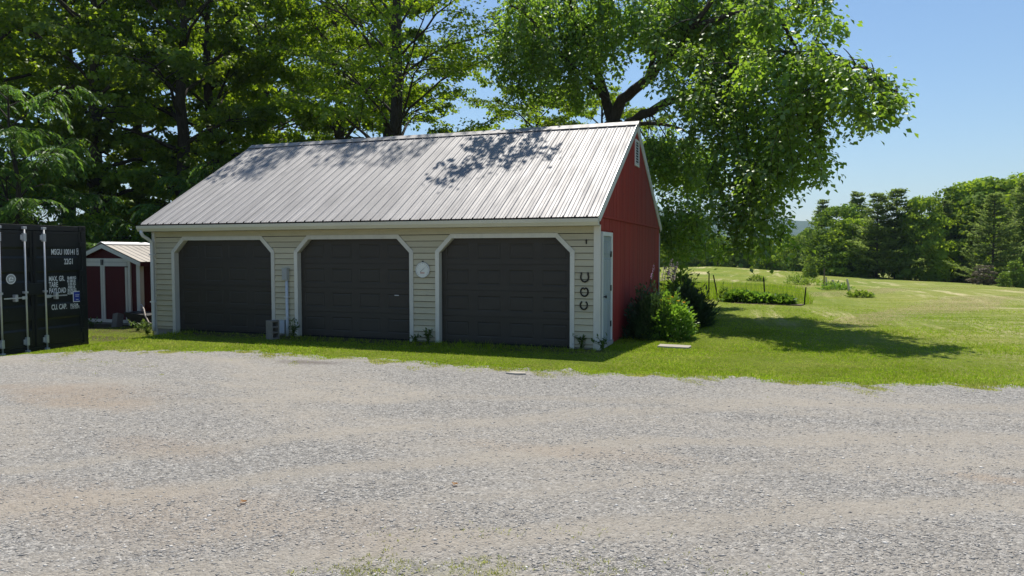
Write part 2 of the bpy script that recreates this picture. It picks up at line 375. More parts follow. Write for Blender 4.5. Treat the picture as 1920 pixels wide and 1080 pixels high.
# wheel tracks: y = a0 + a1 x + a2 x^2, half width, strength
TRACKS = [(-7.95, .83, -.055, .34, .72), (-6.35, .83, -.055, .30, .55), (-10.05, .70, -.02, .32, .7), (-5.0, .35, -.02, .3, .45), (-9.3, 1.0, -.07, .22, .4)]
def track_f(x, y):
    f = np.zeros_like(x)
    for a0, a1, a2, w, amt in TRACKS: f = np.maximum(f, amt*smooth(1.25-np.abs(y-(a0+a1*x+a2*x*x))/w))
    return f
def gravel_mat(stone=False):
    m, nt, out = new_mat('loose_gravel_stone' if stone else 'gravel_surface')
    P = N(nt, 'ShaderNodeNewGeometry').outputs['Position']
    sep = N(nt, 'ShaderNodeSeparateXYZ'); nt.links.new(P, sep.inputs[0])
    if stone:
        g_ = N(nt, 'ShaderNodeNewGeometry')
        c = ramp(nt, g_.outputs['Random Per Island'], [(0., (.19, .18, .168)), (.35, (.325, .307, .282)), (.65, (.41, .387, .35)), (.85, (.38, .33, .27)), (1., (.68, .65, .60))])
        principled(nt, out, c, .85, 0, None, .25); return m
    vo = N(nt, 'ShaderNodeTexVoronoi'); vo.inputs['Scale'].default_value = 62; nt.links.new(worldpos(nt), vo.inputs['Vector'])
    vo2 = N(nt, 'ShaderNodeTexVoronoi'); vo2.inputs['Scale'].default_value = 27; nt.links.new(worldpos(nt), vo2.inputs['Vector'])
    sx = N(nt, 'ShaderNodeSeparateColor'); nt.links.new(vo.outputs['Color'], sx.inputs[0])
    sx2 = N(nt, 'ShaderNodeSeparateColor'); nt.links.new(vo2.outputs['Color'], sx2.inputs[0])
    st = ramp(nt, sx.outputs[0], [(0., (.112, .105, .095)), (.5, (.252, .238, .216)), (.8, (.328, .308, .275)), (1., (.51, .485, .443))])
    st2 = ramp(nt, sx2.outputs[0], [(0., (.155, .15, .143)), (.6, (.265, .255, .24)), (1., (.42, .405, .38))])
    st = mix(nt, .35, st, st2)
    # dusty tan wheel tracks and bare earth
    big = noise_n(nt, worldpos(nt, (.35, 1, 1), (0, 0, R(-14))), .55, 6, .6, .7)
    dustc = ramp(nt, noise_n(nt, worldpos(nt), 18, 6, .7), [(.25, (.238, .21, .173)), (.6, (.318, .288, .243)), (.8, (.395, .37, .325))])
    f = ramp(nt, big, [(.44, 0.), (.62, 1.)])
    f = mth(nt, 'MULTIPLY', f, ramp(nt, noise_n(nt, worldpos(nt), 3.2, 5, .7), [(.3, .2), (.6, .85)]))
    c = mix(nt, f, st, dustc)
    X, Y = sep.outputs[0], sep.outputs[1]
    wob = mth(nt, 'MULTIPLY', mth(nt, 'SUBTRACT', noise_n(nt, worldpos(nt), .8, 4), .5), .7)
    for a0, a1, a2, w, amt in TRACKS:
        yy = mth(nt, 'ADD', mth(nt, 'MULTIPLY_ADD', mth(nt, 'MULTIPLY_ADD', X, a2, a1), X, a0), wob)
        q = mth(nt, 'DIVIDE', mth(nt, 'ABSOLUTE', mth(nt, 'SUBTRACT', Y, yy)), w)
        q = mth(nt, 'ADD', q, mth(nt, 'MULTIPLY', mth(nt, 'SUBTRACT', noise_n(nt, worldpos(nt), 5, 6, .7), .5), 1.1))
        c = mix(nt, mth(nt, 'MULTIPLY', ramp(nt, q, [(.35, 1.), (1.15, 0.)]), amt), c, dustc)
    def blob(x, y, rx, ry, lo=.35, hi=.75, seed=0):
        dx = mth(nt, 'DIVIDE', mth(nt, 'SUBTRACT', X, x), rx); dy = mth(nt, 'DIVIDE', mth(nt, 'SUBTRACT', Y, y), ry)
        q = mth(nt, 'SQRT', mth(nt, 'ADD', mth(nt, 'MULTIPLY', dx, dx), mth(nt, 'MULTIPLY', dy, dy)))
        q = mth(nt, 'ADD', q, mth(nt, 'MULTIPLY', mth(nt, 'SUBTRACT', noise_n(nt, worldpos(nt), 2.2, 7, .7), .5), 1.6))
        return ramp(nt, q, [(lo, 1.), (hi+.25, 0.)])
    X, Y = sep.outputs[0], sep.outputs[1]
    earth = ramp(nt, noise_n(nt, worldpos(nt), 14, 6, .7), [(.3, (.245, .195, .148)), (.7, (.345, .288, .228))])
    for (x, y, rx, ry, amt) in ((-5.3, -6.4, 1.7, .7, .95), (-4.6, -6.9, 1.3, .35, .9), (-.3, -9.2, 2.2, .5, .45), (-1.5, -9.6, 2.2, .5, .45), (4.8, -6.6, .5, .16, .9), (-2.2, -8.1, 1.0, .35, .6), (1.4, -7.0, 1.4, .25, .5)):
        c = mix(nt, mth(nt, 'MULTIPLY', blob(x, y, rx, ry), amt*.72), c, earth)
    gl = ramp(nt, noise_n(nt, worldpos(nt), 22, 5, .7), [(.3, (.14, .14, .06)), (.7, (.27, .26, .15))])
    for (x, y, rx, ry, amt) in ((1.55, -9.75, .9, .4, .45), (2.4, -9.6, .9, .3, .3)):
        c = mix(nt, mth(nt, 'MULTIPLY', blob(x, y, rx, ry), amt*.72), c, gl)
    dk = blob(-4.0, -3.3, .75, .26, .3, .8)
    c = mix(nt, mth(nt, 'MULTIPLY', dk, .8), c, (.15, .13, .115))
    # sandy rim towards the grass
    hgt = mth(nt, 'ADD', mth(nt, 'MULTIPLY', vo.outputs['Distance'], -1.0), mth(nt, 'MULTIPLY', vo2.outputs['Distance'], -.8))
    hgt = mth(nt, 'MULTIPLY', hgt, mth(nt, 'SUBTRACT', 1.0, mth(nt, 'MULTIPLY', f, .6)))
    nb = bump(nt, hgt, .9, .013)
    principled(nt, out, c, .92, 0, nb, .2)
    return m
cx = np.concatenate([np.linspace(-58, -14, 40), np.arange(-13.8, 12, .09), np.linspace(12.2, 58, 40)])

rows = np.concatenate([[-.26, -.12, 0], np.arange(.1, 11.5, .1), np.geomspace(12, 42, 12)])
CX, RW = np.meshgrid(cx, rows); EY = edge_y(CX); CY = EY - RW + (RW < -.1)*(.06*np.sin(CX*8.3+1)+.06*np.sin(CX*19.)+.04*np.sin(CX*31))
CZ = terrain(CX, CY) + .012
CZ = CZ + .014*(np.sin(CX*1.3+CY*2.1)+np.sin(CY*3.3-CX*.7)+np.sin(CX*2.9+CY*.6))*np.clip(RW/1.2, 0, 1)/1.6 + .030*np.clip(RW/.5, 0, 1)
CZ = CZ - .03*(RW < -.2)
V = np.stack([CX.ravel(), CY.ravel(), CZ.ravel()], 1); nx, ny = len(cx), len(rows)
ii, jj = np.meshgrid(np.arange(nx-1), np.arange(ny-1)); a = (jj*nx+ii).ravel()
F = np.stack([a, a+nx, a+nx+1, a+1], 1)
g = link('gravel_yard', np_mesh('gravel_yard', V, F, gravel_mat(), True)); tag(g, kind='structure')

rng = np.random.default_rng(7)
def gravel_z(x, y):
    rw = edge_y(x)-y
    return terrain(x, y)+.012+.014*(np.sin(x*1.3+y*2.1)+np.sin(y*3.3-x*.7)+np.sin(x*2.9+y*.6))*np.clip(rw/1.2, 0, 1)/1.6+.030*np.clip(rw/.5, 0, 1)
def scatter_stones(n):
    # more per square metre close by, where single stones can be told apart
    d = 2.9*np.exp(rng.random(n)*math.log(11/2.9)); az = (rng.random(n)-.5)*R(84)
    x = CAM[0]+d*(np.sin(az)*_c+np.cos(az)*_s); y = CAM[1]+d*(np.cos(az)*_c-np.sin(az)*_s)
    cl = np.sin(x*2.1+y*3.7)+np.sin(x*5.3-y*2.2)+np.sin(x*.9+y*1.1)
    k = (y < edge_y(x)-.02+np.abs(rng.normal(0, .12, n))) & (cl+rng.normal(0, 1.8, n) > -1.6) & (rng.random(n) > .92*track_f(x, y))
    x, y = x[k], y[k]; n = len(x)
    s = np.clip(rng.lognormal(math.log(.0052), .48, n), .003, .017)
    base = np.array([(1, 0, 0), (0, 1, 0), (-1, 0, 0), (0, -1, 0), (0, 0, .42), (0, 0, -.5)], float)
    Vv = base[None]*(1+rng.normal(0, .22, (n, 6, 3)))
    th = rng.random(n)*6.28; c, s_ = np.cos(th), np.sin(th)
    Vv[..., 0] *= rng.uniform(.7, 1.5, n)[:, None]
    xx = Vv[..., 0]*c[:, None]-Vv[..., 1]*s_[:, None]+Vv[..., 2]*rng.normal(0, .3, n)[:, None]; yy = Vv[..., 0]*s_[:, None]+Vv[..., 1]*c[:, None]
    Vv = np.stack([xx, yy, Vv[..., 2]], -1)*s[:, None, None]
    Vv += np.stack([x, y, gravel_z(x, y)+s*.05], 1)[:, None, :]
    f = np.array([(0, 1, 4), (1, 2, 4), (2, 3, 4), (3, 0, 4), (1, 0, 5), (2, 1, 5), (3, 2, 5), (0, 3, 5)])
    F = f[None]+(np.arange(n)*6)[:, None, None]
    return Vv.reshape(-1, 3), F.reshape(-1, 3)
V, F = scatter_stones(150000)
o = link('loose_gravel', np_mesh('loose_gravel', V, F, gravel_mat(True))); tag(o, 'loose grey gravel stones lying over the yard', 'gravel', kind='stuff')

# far wooded hill
def hill():
    xs = np.linspace(-3200, 3200, 260); ys = np.linspace(1900, 3700, 80)
    HX, HY = np.meshgrid(xs, ys)
    ridge = np.interp(xs, [-3200, -1500, -700, -380, -280, -120, 60, 140, 320, 700, 1500, 3200], [120, 210, 185, 166, 158, 136, 118, 112, 104, 120, 160, 110])
    ridge = ridge+5*np.sin(xs/47.)+3*np.sin(xs/23.+1)
    bell = np.exp(-((HY-2800)/(470+90*np.sin(HX/300)))**2)
    Z = ridge[None]*bell*1.0 - 6
    Z += 4*np.sin(HX/61+HY/83)*bell+3*np.sin(HX/29-HY/41)*bell
    rr = np.random.default_rng(3); Z += rr.normal(0, 1.6, Z.shape)*bell
    V = np.stack([HX.ravel(), HY.ravel(), Z.ravel()], 1); nx, ny = len(xs), len(ys)
    ii, jj = np.meshgrid(np.arange(nx-1), np.arange(ny-1)); a = (jj*nx+ii).ravel()
    F = np.stack([a, a+1, a+nx+1, a+nx], 1)
    m, nt, out = new_mat('wooded_hillside')
    c = ramp(nt, noise_n(nt, worldpos(nt), .035, 8, .7), [(.3, (.025, .05, .016)), (.7, (.07, .11, .03))])
    principled(nt, out, c, .95, 0, bump(nt, noise_n(nt, worldpos(nt), .09, 5, .7), 1, 8), .05)
    o = link('hill', np_mesh('hill', V, F, m, True)); tag(o, kind='structure')
hill()

# ------------------------------------------------------------------ garage
gar = thing('garage', 'cream three-door garage with grey metal roof and red plank gable wall', 'garage', (0, 0, 0))
GL, GD, HE, HR, OH, OG = 10.68, 7.16, 2.48, 4.772, .263, .055
DOORS = [(-8.66, 2.711), (-5.2705, 2.711), (-1.9008, 2.711)]; DH, CH = 2.097, .289
TRIM = .082
# footing and floor
MB().box(-GL+.02, -.02, .14, GD-.02, -.45, .045).build('foundation', M['concrete'], gar)
# front wall core: piers and header, then every clapboard
fw = MB()
xs_ = [-GL+.01]+[e for d, w in DOORS for e in (d-w/2-.02, d+w/2+.02)]+[-.01]
for k in range(0, 8, 2): fw.box(xs_[k], xs_[k+1], .012, .13, .046, 2.36)
for d, w in DOORS:
    fw.box(d-w/2-.02, d+w/2+.02, .014, .128, DH+.02, 2.355)
    for s in (-1, 1):
        xa = d+s*(w/2+.02); xb = d+s*(w/2-CH-.02)
        fw.prism([(xa, .0135, DH-CH), (xb, .0135, DH+.025), (xa, .0135, DH+.025)], (0, .114, 0))
fp_ = [(xs_[k], xs_[k+1]) for k in range(0, 8, 2)]
for a_, b_ in fp_: MB().box(a_+.01, b_-.01, .012, .139, -.45, .045).build('footing', M['concrete'], gar)
front = fw.build('front_wall', M['black'], gar)  # core coloured black so the board gaps draw shadow lines under the laps
def open_half(z, w):
    """outer half width of the trimmed opening at height z, 0 above it"""
    hw = w/2+TRIM; top = DH+TRIM; ch = CH+TRIM*.42
    if z >= top: return 0
    if z <= top-ch: return hw-.012
    return hw-(z-(top-ch))-.012
exp_ = .1218; ztop = 2.166
row = 0; z1 = ztop; rr = random.Random(4)
while z1 > .08:
    z0 = max(z1-exp_, .035)
    cuts = [(-GL+.09, -GL+.09)]
    for d, w in DOORS:
        h0, h1 = open_half(z0, w), open_half(z1, w)
        if h0 <= 0: continue
        if h1 <= 0: h1 = max(0, h0-exp_)
        cuts += [(d-h0, d-h1), (d+h0, d+h1)]
    cuts.append((-.10, -.10))
    for k in range(0, len(cuts), 2):
        (a0, a1), (b0, b1) = cuts[k], cuts[k+1]
        segs = [(a0, a1, b0, b1)]
        if b0-a0 > 4:                                   # long courses are made of two or three boards
            ps = sorted(rr.uniform(a0+.2*(b0-a0), b0-.2*(b0-a0)) for _ in range(2)); ps = [p for i, p in enumerate(ps) if i == 0 or p-ps[i-1] > 1]
            e = [a0]+ps+[b0]; segs = [(e[i]+(.0015 if i else 0), e[i]+(.0015 if i else 0) if i else a1, e[i+1]-.0015 if i < len(e)-2 else b0, e[i+1]-.0015 if i < len(e)-2 else b1) for i in range(len(e)-1)]
        for s0, s1, t0, t1 in segs:
            j = rr.uniform(-.0015, .0015); lo = z0+.002+rr.uniform(-.0015, .0015)
            MB().hexa([(s0, -.030+j, lo+.003), (t0, -.030+j, lo+.003), (t0, .011, lo+.003), (s0, .011, lo+.003),
                       (s1, -.008, z1-.006), (t1, -.008, z1-.006), (t1, .011, z1-.006), (s1, .011, z1-.006)]).build('siding_board', M['siding'], front)
    z1 -= exp_; row += 1
# frieze in two lengths
MB().box(-GL+.09, -4.62, -.024, .011, ztop+.008, 2.30).build('frieze_board', M['frieze'], front)
MB().box(-4.617, -.10, -.023, .011, ztop+.008, 2.30).build('frieze_board', M['frieze'], front)
for x0, x1 in ((-GL, -GL+.088), (-.098, .028)):
    MB().box(x0, x1, -.034, .010, -.02 if x1 > -1 else -.12, 2.30).build('corner_board', M['trim'], front, bevel=.003)
# garage doors
def garage_door(cx, w):
    d = MB(); 
    hw = w/2
    # plain frame behind the sections
    root = MB().prism([(cx-hw-.015, .131, .03), (cx+hw+.015, .131, .03), (cx+hw+.015, .131, DH+.015), (cx-hw-.015, .131, DH+.015)], (0, .02, 0)).build('garage_door', M['door'], gar)
    rows = 4; sh = (DH-.03)/rows
    for r in range(rows):
        z0 = .03+r*sh+.003; z1 = .03+(r+1)*sh-.003
        s = MB(); y = .104; yb = .1305
        cols = 4; cw = w/cols
        xs = [cx-hw]; zs = [z0, z0+sh*.19, z0+sh*.23, z1-sh*.23, z1-sh*.19, z1]
        rim = sh*.04
        # base skin with a groove round each raised panel
        def q(a, b, c, e): s.poly([a, b, c, e])
        for k in range(cols):
            xa = cx-hw+k*cw; xb = xa+cw
            m_ = cw*.13; g_ = .022
            o = [(xa, z0), (xb, z0), (xb, z1), (xa, z1)]
            i1 = [(xa+m_, z0+sh*.2), (xb-m_, z0+sh*.2), (xb-m_, z1-sh*.2), (xa+m_, z1-sh*.2)]
            i2 = [(i1[0][0]+g_, i1[0][1]+g_), (i1[1][0]-g_, i1[1][1]+g_), (i1[2][0]-g_, i1[2][1]-g_), (i1[3][0]+g_, i1[3][1]-g_)]
            i3 = [(i2[0][0]+g_, i2[0][1]+g_), (i2[1][0]-g_, i2[1][1]+g_), (i2[2][0]-g_, i2[2][1]-g_), (i2[3][0]+g_, i2[3][1]-g_)]
            for A, B, ya, yb2 in ((o, i1, y, y), (i1, i2, y, y+.008), (i2, i3, y+.008, y+.002)):
                for n in range(4):
                    m2 = (n+1) % 4
                    q((A[n][0], ya, A[n][1]), (A[m2][0], ya, A[m2][1]), (B[m2][0], yb2, B[m2][1]), (B[n][0], yb2, B[n][1]))
            q(*[(p[0], y+.002, p[1]) for p in i3])
        x0, x1 = cx-hw, cx+hw
        s.poly([(x0, y, z1), (x1, y, z1), (x1, yb, z1), (x0, yb, z1)]); s.poly([(x0, y, z0), (x0, yb, z0), (x1, yb, z0), (x1, y, z0)])
        s.poly([(x0, y, z0), (x0, y, z1), (x0, yb, z1), (x0, yb, z0)]); s.poly([(x1, y, z0), (x1, yb, z0), (x1, yb, z1), (x1, y, z1)])
        s.build('door_section', M['door'], root)
    MB().box(cx-hw, cx+hw, .098, .135, -.10, .028).build('bottom_seal', M['black'], root)
    # jambs (reveal) with angled upper corners
    top = DH; t = .018
    J = [(cx-hw, 0.0-.06), (cx-hw, top-CH), (cx-hw+CH, top), (cx+hw-CH, top), (cx+hw, top-CH), (cx+hw, -.06)]
    for k in range(5):
        (xa, za), (xb, zb) = J[k], J[k+1]
        dx, dz = xb-xa, zb-za; L = math.hypot(dx, dz); nx_, nz_ = -dz/L*t, dx/L*t
        MB().prism([(xa, -.012, za), (xb, -.012, zb), (xb+nx_, -.012, zb+nz_), (xa+nx_, -.012, za+nz_)], (0, .112, 0)).build('jamb', M['trim'], root)
        # corner infill boards hide the door behind the chamfer
    for s_ in (-1, 1):
        xa = cx+s_*hw; xb = cx+s_*(hw-CH)
        MB().prism([(xa, .06, top-CH), (xb, .06, top), (xa, .06, top)], (0, .035, 0)).build('corner_block', M['trim'], root)
    # casing boards
    o_ = [(cx-hw-TRIM, -.08), (cx-hw-TRIM, top-CH+TRIM*.42), (cx-hw+CH-TRIM*.42, top+TRIM), (cx+hw-CH+TRIM*.42, top+TRIM), (cx+hw+TRIM, top-CH+TRIM*.42), (cx+hw+TRIM, -.08)]
    i_ = [(cx-hw+.004, -.08), (cx-hw+.004, top-CH), (cx-hw+CH, top-.004), (cx+hw-CH, top-.004), (cx+hw-.004, top-CH), (cx+hw-.004, -.08)]
    for k in range(5):
        a, b, c, d_ = o_[k], o_[k+1], i_[k+1], i_[k]
        MB().prism([(p[0], -.040, p[1]) for p in (a, b, c, d_)], (0, .0265, 0)).build('casing_board', M['trim'], root, bevel=.002)
    return root
gd = [garage_door(d, w) for d, w in DOORS]
MB().tube([(-4.27, .104, .93), (-4.27, .075, .93)], .010, 8).build('lock', M['steel'], gd[1])
MB().box(-4.32, -4.22, .066, .0745, .92, .94).build('handle', M['steel'], gd[1], bevel=.003)
# eave: soffit, fascia, gutter, closure
MB().box(-GL-.03, .03, -.235, .011, 2.305, 2.32).build('soffit', M['trim'], gar)
MB().box(-GL-.03, .03, -.262, -.236, 2.303, 2.426).build('fascia_board', M['gutter'], gar)
gut = MB(); prof = [(-.264, 2.428), (-.264, 2.305), (-.325, 2.300), (-.345, 2.335), (-.365, 2.365), (-.372, 2.418), (-.372, 2.428), (-.366, 2.428), (-.364, 2.37), (-.34, 2.345), (-.32, 2.309), (-.27, 2.312), (-.27, 2.428)]
gut.prism([(-GL-.10, y, z) for y, z in prof], (GL+.155, 0, 0))
gu = gut.build('gutter', M['gutter'], gar)
MB().prism([(.0551, y, z) for y, z in [(-.264, 2.426), (-.264, 2.305), (-.325, 2.300), (-.345, 2.335), (-.365, 2.365), (-.372, 2.418), (-.372, 2.426)]], (.006, 0, 0)).build('gutter_end_cap', M['trim'], gu)
MB().prism([(-GL-.1001, y, z) for y, z in [(-.264, 2.426), (-.264, 2.305), (-.325, 2.300), (-.345, 2.335), (-.365, 2.365), (-.372, 2.418), (-.372, 2.426)]], (-.006, 0, 0)).build('gutter_end_cap', M['trim'], gu)
for k in range(13):
    x = -GL+.35+k*.82
    MB().tube([(x, -.369, 2.41), (x, -.378, 2.41)], .006, 6).build('gutter_spike', M['trim'], gu)
ds = MB().tube([(-GL+.0, -.32, 2.32), (-GL+.0, -.32, 2.26), (-GL+.01, -.29, 2.20), (-GL+.03, -.15, 2.12), (-GL+.045, -.085, 2.06), (-GL+.045, -.078, 1.96), (-GL+.045, -.078, .12), (-GL+.045, -.078, -.02)], .040, 10).build('downspout', M['white'], gar, sm=True)
for z in (1.75, .65): MB().box(-GL-.01, -GL+.10, -.121, -.034, z, z+.025).build('strap', M['white'], ds)
# roof: every sheet
sl_h, sl_v = GD/2+OH, HR-HE; SLOPE = math.atan2(sl_v, sl_h); SLEN = math.hypot(sl_h, sl_v)
roofd = MB().prism([(-GL+.02, -OH+.05, HE-.025), (-GL+.02, GD/2, HR-.055), (-GL+.02, GD+OH-.05, HE-.025), (-GL+.02, GD+OH-.05, HE-.06), (-GL+.02, GD/2, HR-.09), (-GL+.02, -OH+.05, HE-.06)], (GL-.04, 0, 0))
roof = roofd.build('roof', M['red'], gar)
np_ = 12; pw = (GL+2*OG)/np_
def sheet_profile(w):
    p = []
    for k in range(4):
        b = k*w/4
        p += [(b+.000, .016), (b+.010, .016), (b+.024, 0), (b+w/4*.40, 0), (b+w/4*.40+.009, .0065), (b+w/4*.40+.018, 0), (b+w/4*.72, 0), (b+w/4*.72+.009, .0065), (b+w/4*.72+.018, 0), (b+w/4-.014, 0)]
    p += [(w-.0005, .016)]
    return p
prof = sheet_profile(pw)
# the sheet lies in local (x across, s along slope); build once for each slope and share the mesh
def sheet_mesh(sgn):
    mb = MB(); n = len(prof)
    for s, dz in ((0, 0), (SLEN*.34, .0015), (SLEN*.67, -.001), (SLEN, 0)):
        for x, h in prof:
            y = s*math.cos(SLOPE); z = s*math.sin(SLOPE)
            yy = y-h*math.sin(SLOPE); zz = z+(h+dz)*math.cos(SLOPE)
            mb.v.append((x, yy if sgn > 0 else -yy, zz))
    for r in range(3):
        for k in range(n-1):
            f = (r*n+k, r*n+k+1, (r+1)*n+k+1, (r+1)*n+k)
            mb.f.append(f if sgn > 0 else f[::-1])
    me = mb.mesh('roof_sheet', M['roof']); return me
mf, mr_ = sheet_mesh(1), sheet_mesh(-1)
for k in range(np_):
    o = link('roof_sheet', mf, roof, (-GL-OG+k*pw, -OH-.035, HE-.018+rr.uniform(-.001, .001)))
    o.rotation_euler = (rr.uniform(-.0006, .0006), 0, 0)
    link('roof_sheet', mr_, roof, (-GL-OG+k*pw, GD+OH+.035, HE-.018))
MB().box(-GL-.03, .03, -OH-.024, -.236, 2.4285, HE-.022).build('closure_shadow_strip', M['black'], roof)  # black foam closure that also paints in the shadowed gap above the gutter
for k in range(np_*4):
    x = -GL-OG+k*pw/4+.005
    MB().prism([(x-.014, -OH-.043, HE-.022), (x+.018, -OH-.043, HE-.022), (x+.007, -OH-.043, HE+.001), (x-.004, -OH-.043, HE+.001)], (0, .04, .018)).build('rib_closure', M['black'], roof)
# ridge cap in four lengths
for k in range(4):
    xa = -GL-OG-.01+k*(GL+2*OG+.02)/4; xb = xa+(GL+2*OG+.02)/4+.02
    dz = .004*(k % 2); w = .17
    c = [(-w, -w*math.tan(SLOPE)), (-.03, -.012), (0, .004), (.03, -.012), (w, -w*math.tan(SLOPE)), (w, -w*math.tan(SLOPE)-.012), (0, -.02), (-w, -w*math.tan(SLOPE)-.012)]
    MB().prism([(xa, GD/2+y, HR+.036+z+dz) for y, z in c], (xb-xa, 0, 0)).build('ridge_cap', M['roof'], roof)
# rake boards with metal edging
for x0, x1 in ((.030, OG-.006), (-GL-OG+.006, -GL-.030)):
    for sg in (1, -1):
        def yz(s, h):
            y = s*math.cos(SLOPE)-OH-.03-h*math.sin(SLOPE); z = HE-.018+s*math.sin(SLOPE)+h*math.cos(SLOPE)
            return (y if sg > 0 else GD-y, z)
        pts = [yz(0, -.012), yz(SLEN+.0, -.012), yz(SLEN-.10, -.155), yz(.10, -.155)]
        MB().prism([(x0, y, z) for y, z in pts], (x1-x0, 0, 0)).build('rake_board', M['white'], roof)
        if x0 > 0:
            pts = [yz(0, .024), yz(SLEN, .024), yz(SLEN, -.035), yz(0, -.035)]
            MB().prism([(OG-.0055, y, z) for y, z in pts], (.006, 0, 0)).build('rake_edging', M['ridge_white'], roof)
# gable wall on the right with vertical planks
def gable(xw, sgn, name):
    core = MB().prism([(xw, .135, -.3), (xw, GD-.02, -.3), (xw, GD-.02, HE-.12), (xw, GD/2, HR-.14), (xw, .135, HE-.06)], (-sgn*.10, 0, 0)).build(name, M['red'], gar)
    ZB = 2.515; y = .012; w = .152
    def roofz(yy): return (HE-.12)+(min(yy, GD-yy)+OH)*math.tan(SLOPE)-.06
    while y < GD-.03:
        y1 = min(y+w-.007, GD-.012)
        for lo, hi, xo in ((.06, ZB-.06, .018), (ZB-.055, None, .026)):
            a, b = y, y1
            if sgn > 0 and hi is not None and a < .98 and b > .06:      # leave the side-door opening
                lo = 2.235
            if hi is None:
                za, zb_ = roofz(a), roofz(b)
                if a < GD/2 < b: pk = [(a, za), (GD/2, roofz(GD/2)), (b, zb_)]
                else: pk = [(a, za), (b, zb_)]
                if max(za, zb_) <= lo+.02: continue
                pk = [(p, max(q, lo+.01)) for p, q in pk]
            else: pk = [(a, hi), (b, hi)]
            xo2 = xo+rr.uniform(-.002, .002)
            pts = [(xw+sgn*.0008, a, lo+(0 if lo > 1 else rr.uniform(-.02, .02))), (xw+sgn*.0008, b, lo)]+[(xw+sgn*.0008, p, q) for p, q in pk[::-1]]
            MB().prism(pts, (sgn*xo2, 0, 0)).build('plank', M['red'], core)
        y += w
    MB().box(*sorted((xw+sgn*.001, xw+sgn*.046)), .012, GD-.012, ZB-.05, ZB-.012).build('band_board', M['red'], core)
    return core
gab = gable(0.0, 1, 'gable_wall'); gable(-GL, -1, 'gable_wall')
MB().box(0.0005, .040, GD-.011, GD+.04, -.3, HE-.14).build('corner_board', M['white'], gab)
rw = MB().box(-GL+.01, -.01, GD-.12, GD-.01, -.3, HE-.1).build('rear_wall', M['red'], gar)
y = -GL+.02
while y < -.2:
    MB().box(y, y+.235, GD-.0095, GD+.012, .05, HE-.14).build('plank', M['red'], rw); y += .24
# louvred vent in the gable
ve = MB()
for a, b, c, d_ in ((3.34, 3.39, 3.78, 4.38), (3.77, 3.82, 3.78, 4.38)): ve.box(.0275, .052, a, b, c, d_)
ve.box(.0275, .052, 3.391, 3.769, 3.78, 3.83); ve.box(.0275, .052, 3.391, 3.769, 4.33, 4.38)
vent = ve.build('vent', M['white'], gab)
MB().box(.0277, .031, 3.391, 3.769, 3.831, 4.329).build('vent_backing', M['black'], vent)
for k in range(8):
    z = 3.84+k*.061
    MB().hexa([(.033, 3.392, z+.028), (.050, 3.392, z), (.050, 3.768, z), (.033, 3.768, z+.028), (.033, 3.392, z+.034), (.050, 3.392, z+.006), (.050, 3.768, z+.006), (.033, 3.768, z+.034)]).build('slat', M['white'], vent)
# side door
sd = MB().box(.004, .030, .16, .86, .10, 2.12)
sdo = sd.build('side_door', M['blue_door'], gar)
for (a, b, c, d_) in ((.22, .48, 1.78, 2.02), (.54, .80, 1.78, 2.02), (.22, .48, 1.02, 1.70), (.54, .80, 1.02, 1.70), (.22, .48, .22, .90), (.54, .80, .22, .90)):
    p = MB(); x = .0302
    o_ = [(a, c), (b, c), (b, d_), (a, d_)]
    def ins(t): return [(a+t, c+t), (b-t, c+t), (b-t, d_-t), (a+t, d_-t)]
    i1, i2, i3 = ins(.014), ins(.03), ins(.05)
    for A, B, xa, xb in ((o_, i1, x, x+.008), (i1, i2, x+.008, x+.001), (i2, i3, x+.001, x+.006)):
        for n in range(4):
            m2 = (n+1) % 4; p.poly([(xa, *A[n]), (xa, *A[m2]), (xb, *B[m2]), (xb, *B[n])])
    p.poly([(x+.006, *q) for q in i3]); p.build('door_panel', M['blue_door'], sdo)
for y0, y1, z0, z1 in ((.075, .158, -.02, 2.20), (.862, .975, -.02, 2.20), (.1585, .8615, 2.123, 2.199)):
    MB().box(.003, .046, y0, y1, z0, z1).build('door_casing', M['white'], sdo, bevel=.003)
MB().box(-.02, .075, .10, .93, .02, .098).build('threshold', M['concrete'], sdo)
for z in (1.78, 1.12, .42): MB().box(.0302, .049, .80, .885, z-.055, z+.055).build('hinge', M['dark_metal'], sdo)
kb = MB().tube([(.03, .225, .98), (.062, .225, .98), (.07, .225, .98), (.09, .225, .98), (.1, .225, .98)], [.012, .012, .026, .03, .016], 12)
kb.build('knob', M['dark_metal'], sdo, sm=True)

# ---- things fixed to the front wall
def P_wall(o, x, z, y=-.022): o.location = (x, y, z)
dial = thing('wall_thermometer', 'round white dial thermometer hung between the middle and right garage doors', 'thermometer', (-3.616, -.022, 1.463))
MB().lathe([(.150, 0), (.158, .004), (.160, .020), (.154, .028), (.150, .022)], 40, 'y').build('rim', M['steel'], dial, sm=False)
MB().lathe([(.1485, .001), (.1485, .0226)], 40, 'y').build('face', M['dial'], dial)
hand = MB(); a = R(40)
for (r0, r1, w) in ((-.07, .115, .0035),):
    cxh, czh = math.cos(a), math.sin(a)
    hand.prism([(r0*cxh-w*czh*-1, -.0240, r0*czh-w*cxh), (r1*cxh, -.0240, r1*czh), (r0*cxh-w*czh, -.0240, r0*czh+w*cxh)], (0, -.003, 0))
hand.build('needle', M['print_dark'], dial)
tk = MB()
for k in range(37):
    an = R(225-270*k/36); r0 = .118 if k % 3 == 0 else .128
    c, s = math.cos(an), math.sin(an); w = .0022
    tk.poly([(r0*c+w*s, -.0234, r0*s-w*c), (.138*c+w*s, -.0234, .138*s-w*c), (.138*c-w*s, -.0234, .138*s+w*c), (r0*c-w*s, -.0234, r0*s+w*c)])
tk.build('scale_marks', M['print_dark'], dial)
pr_ = MB()
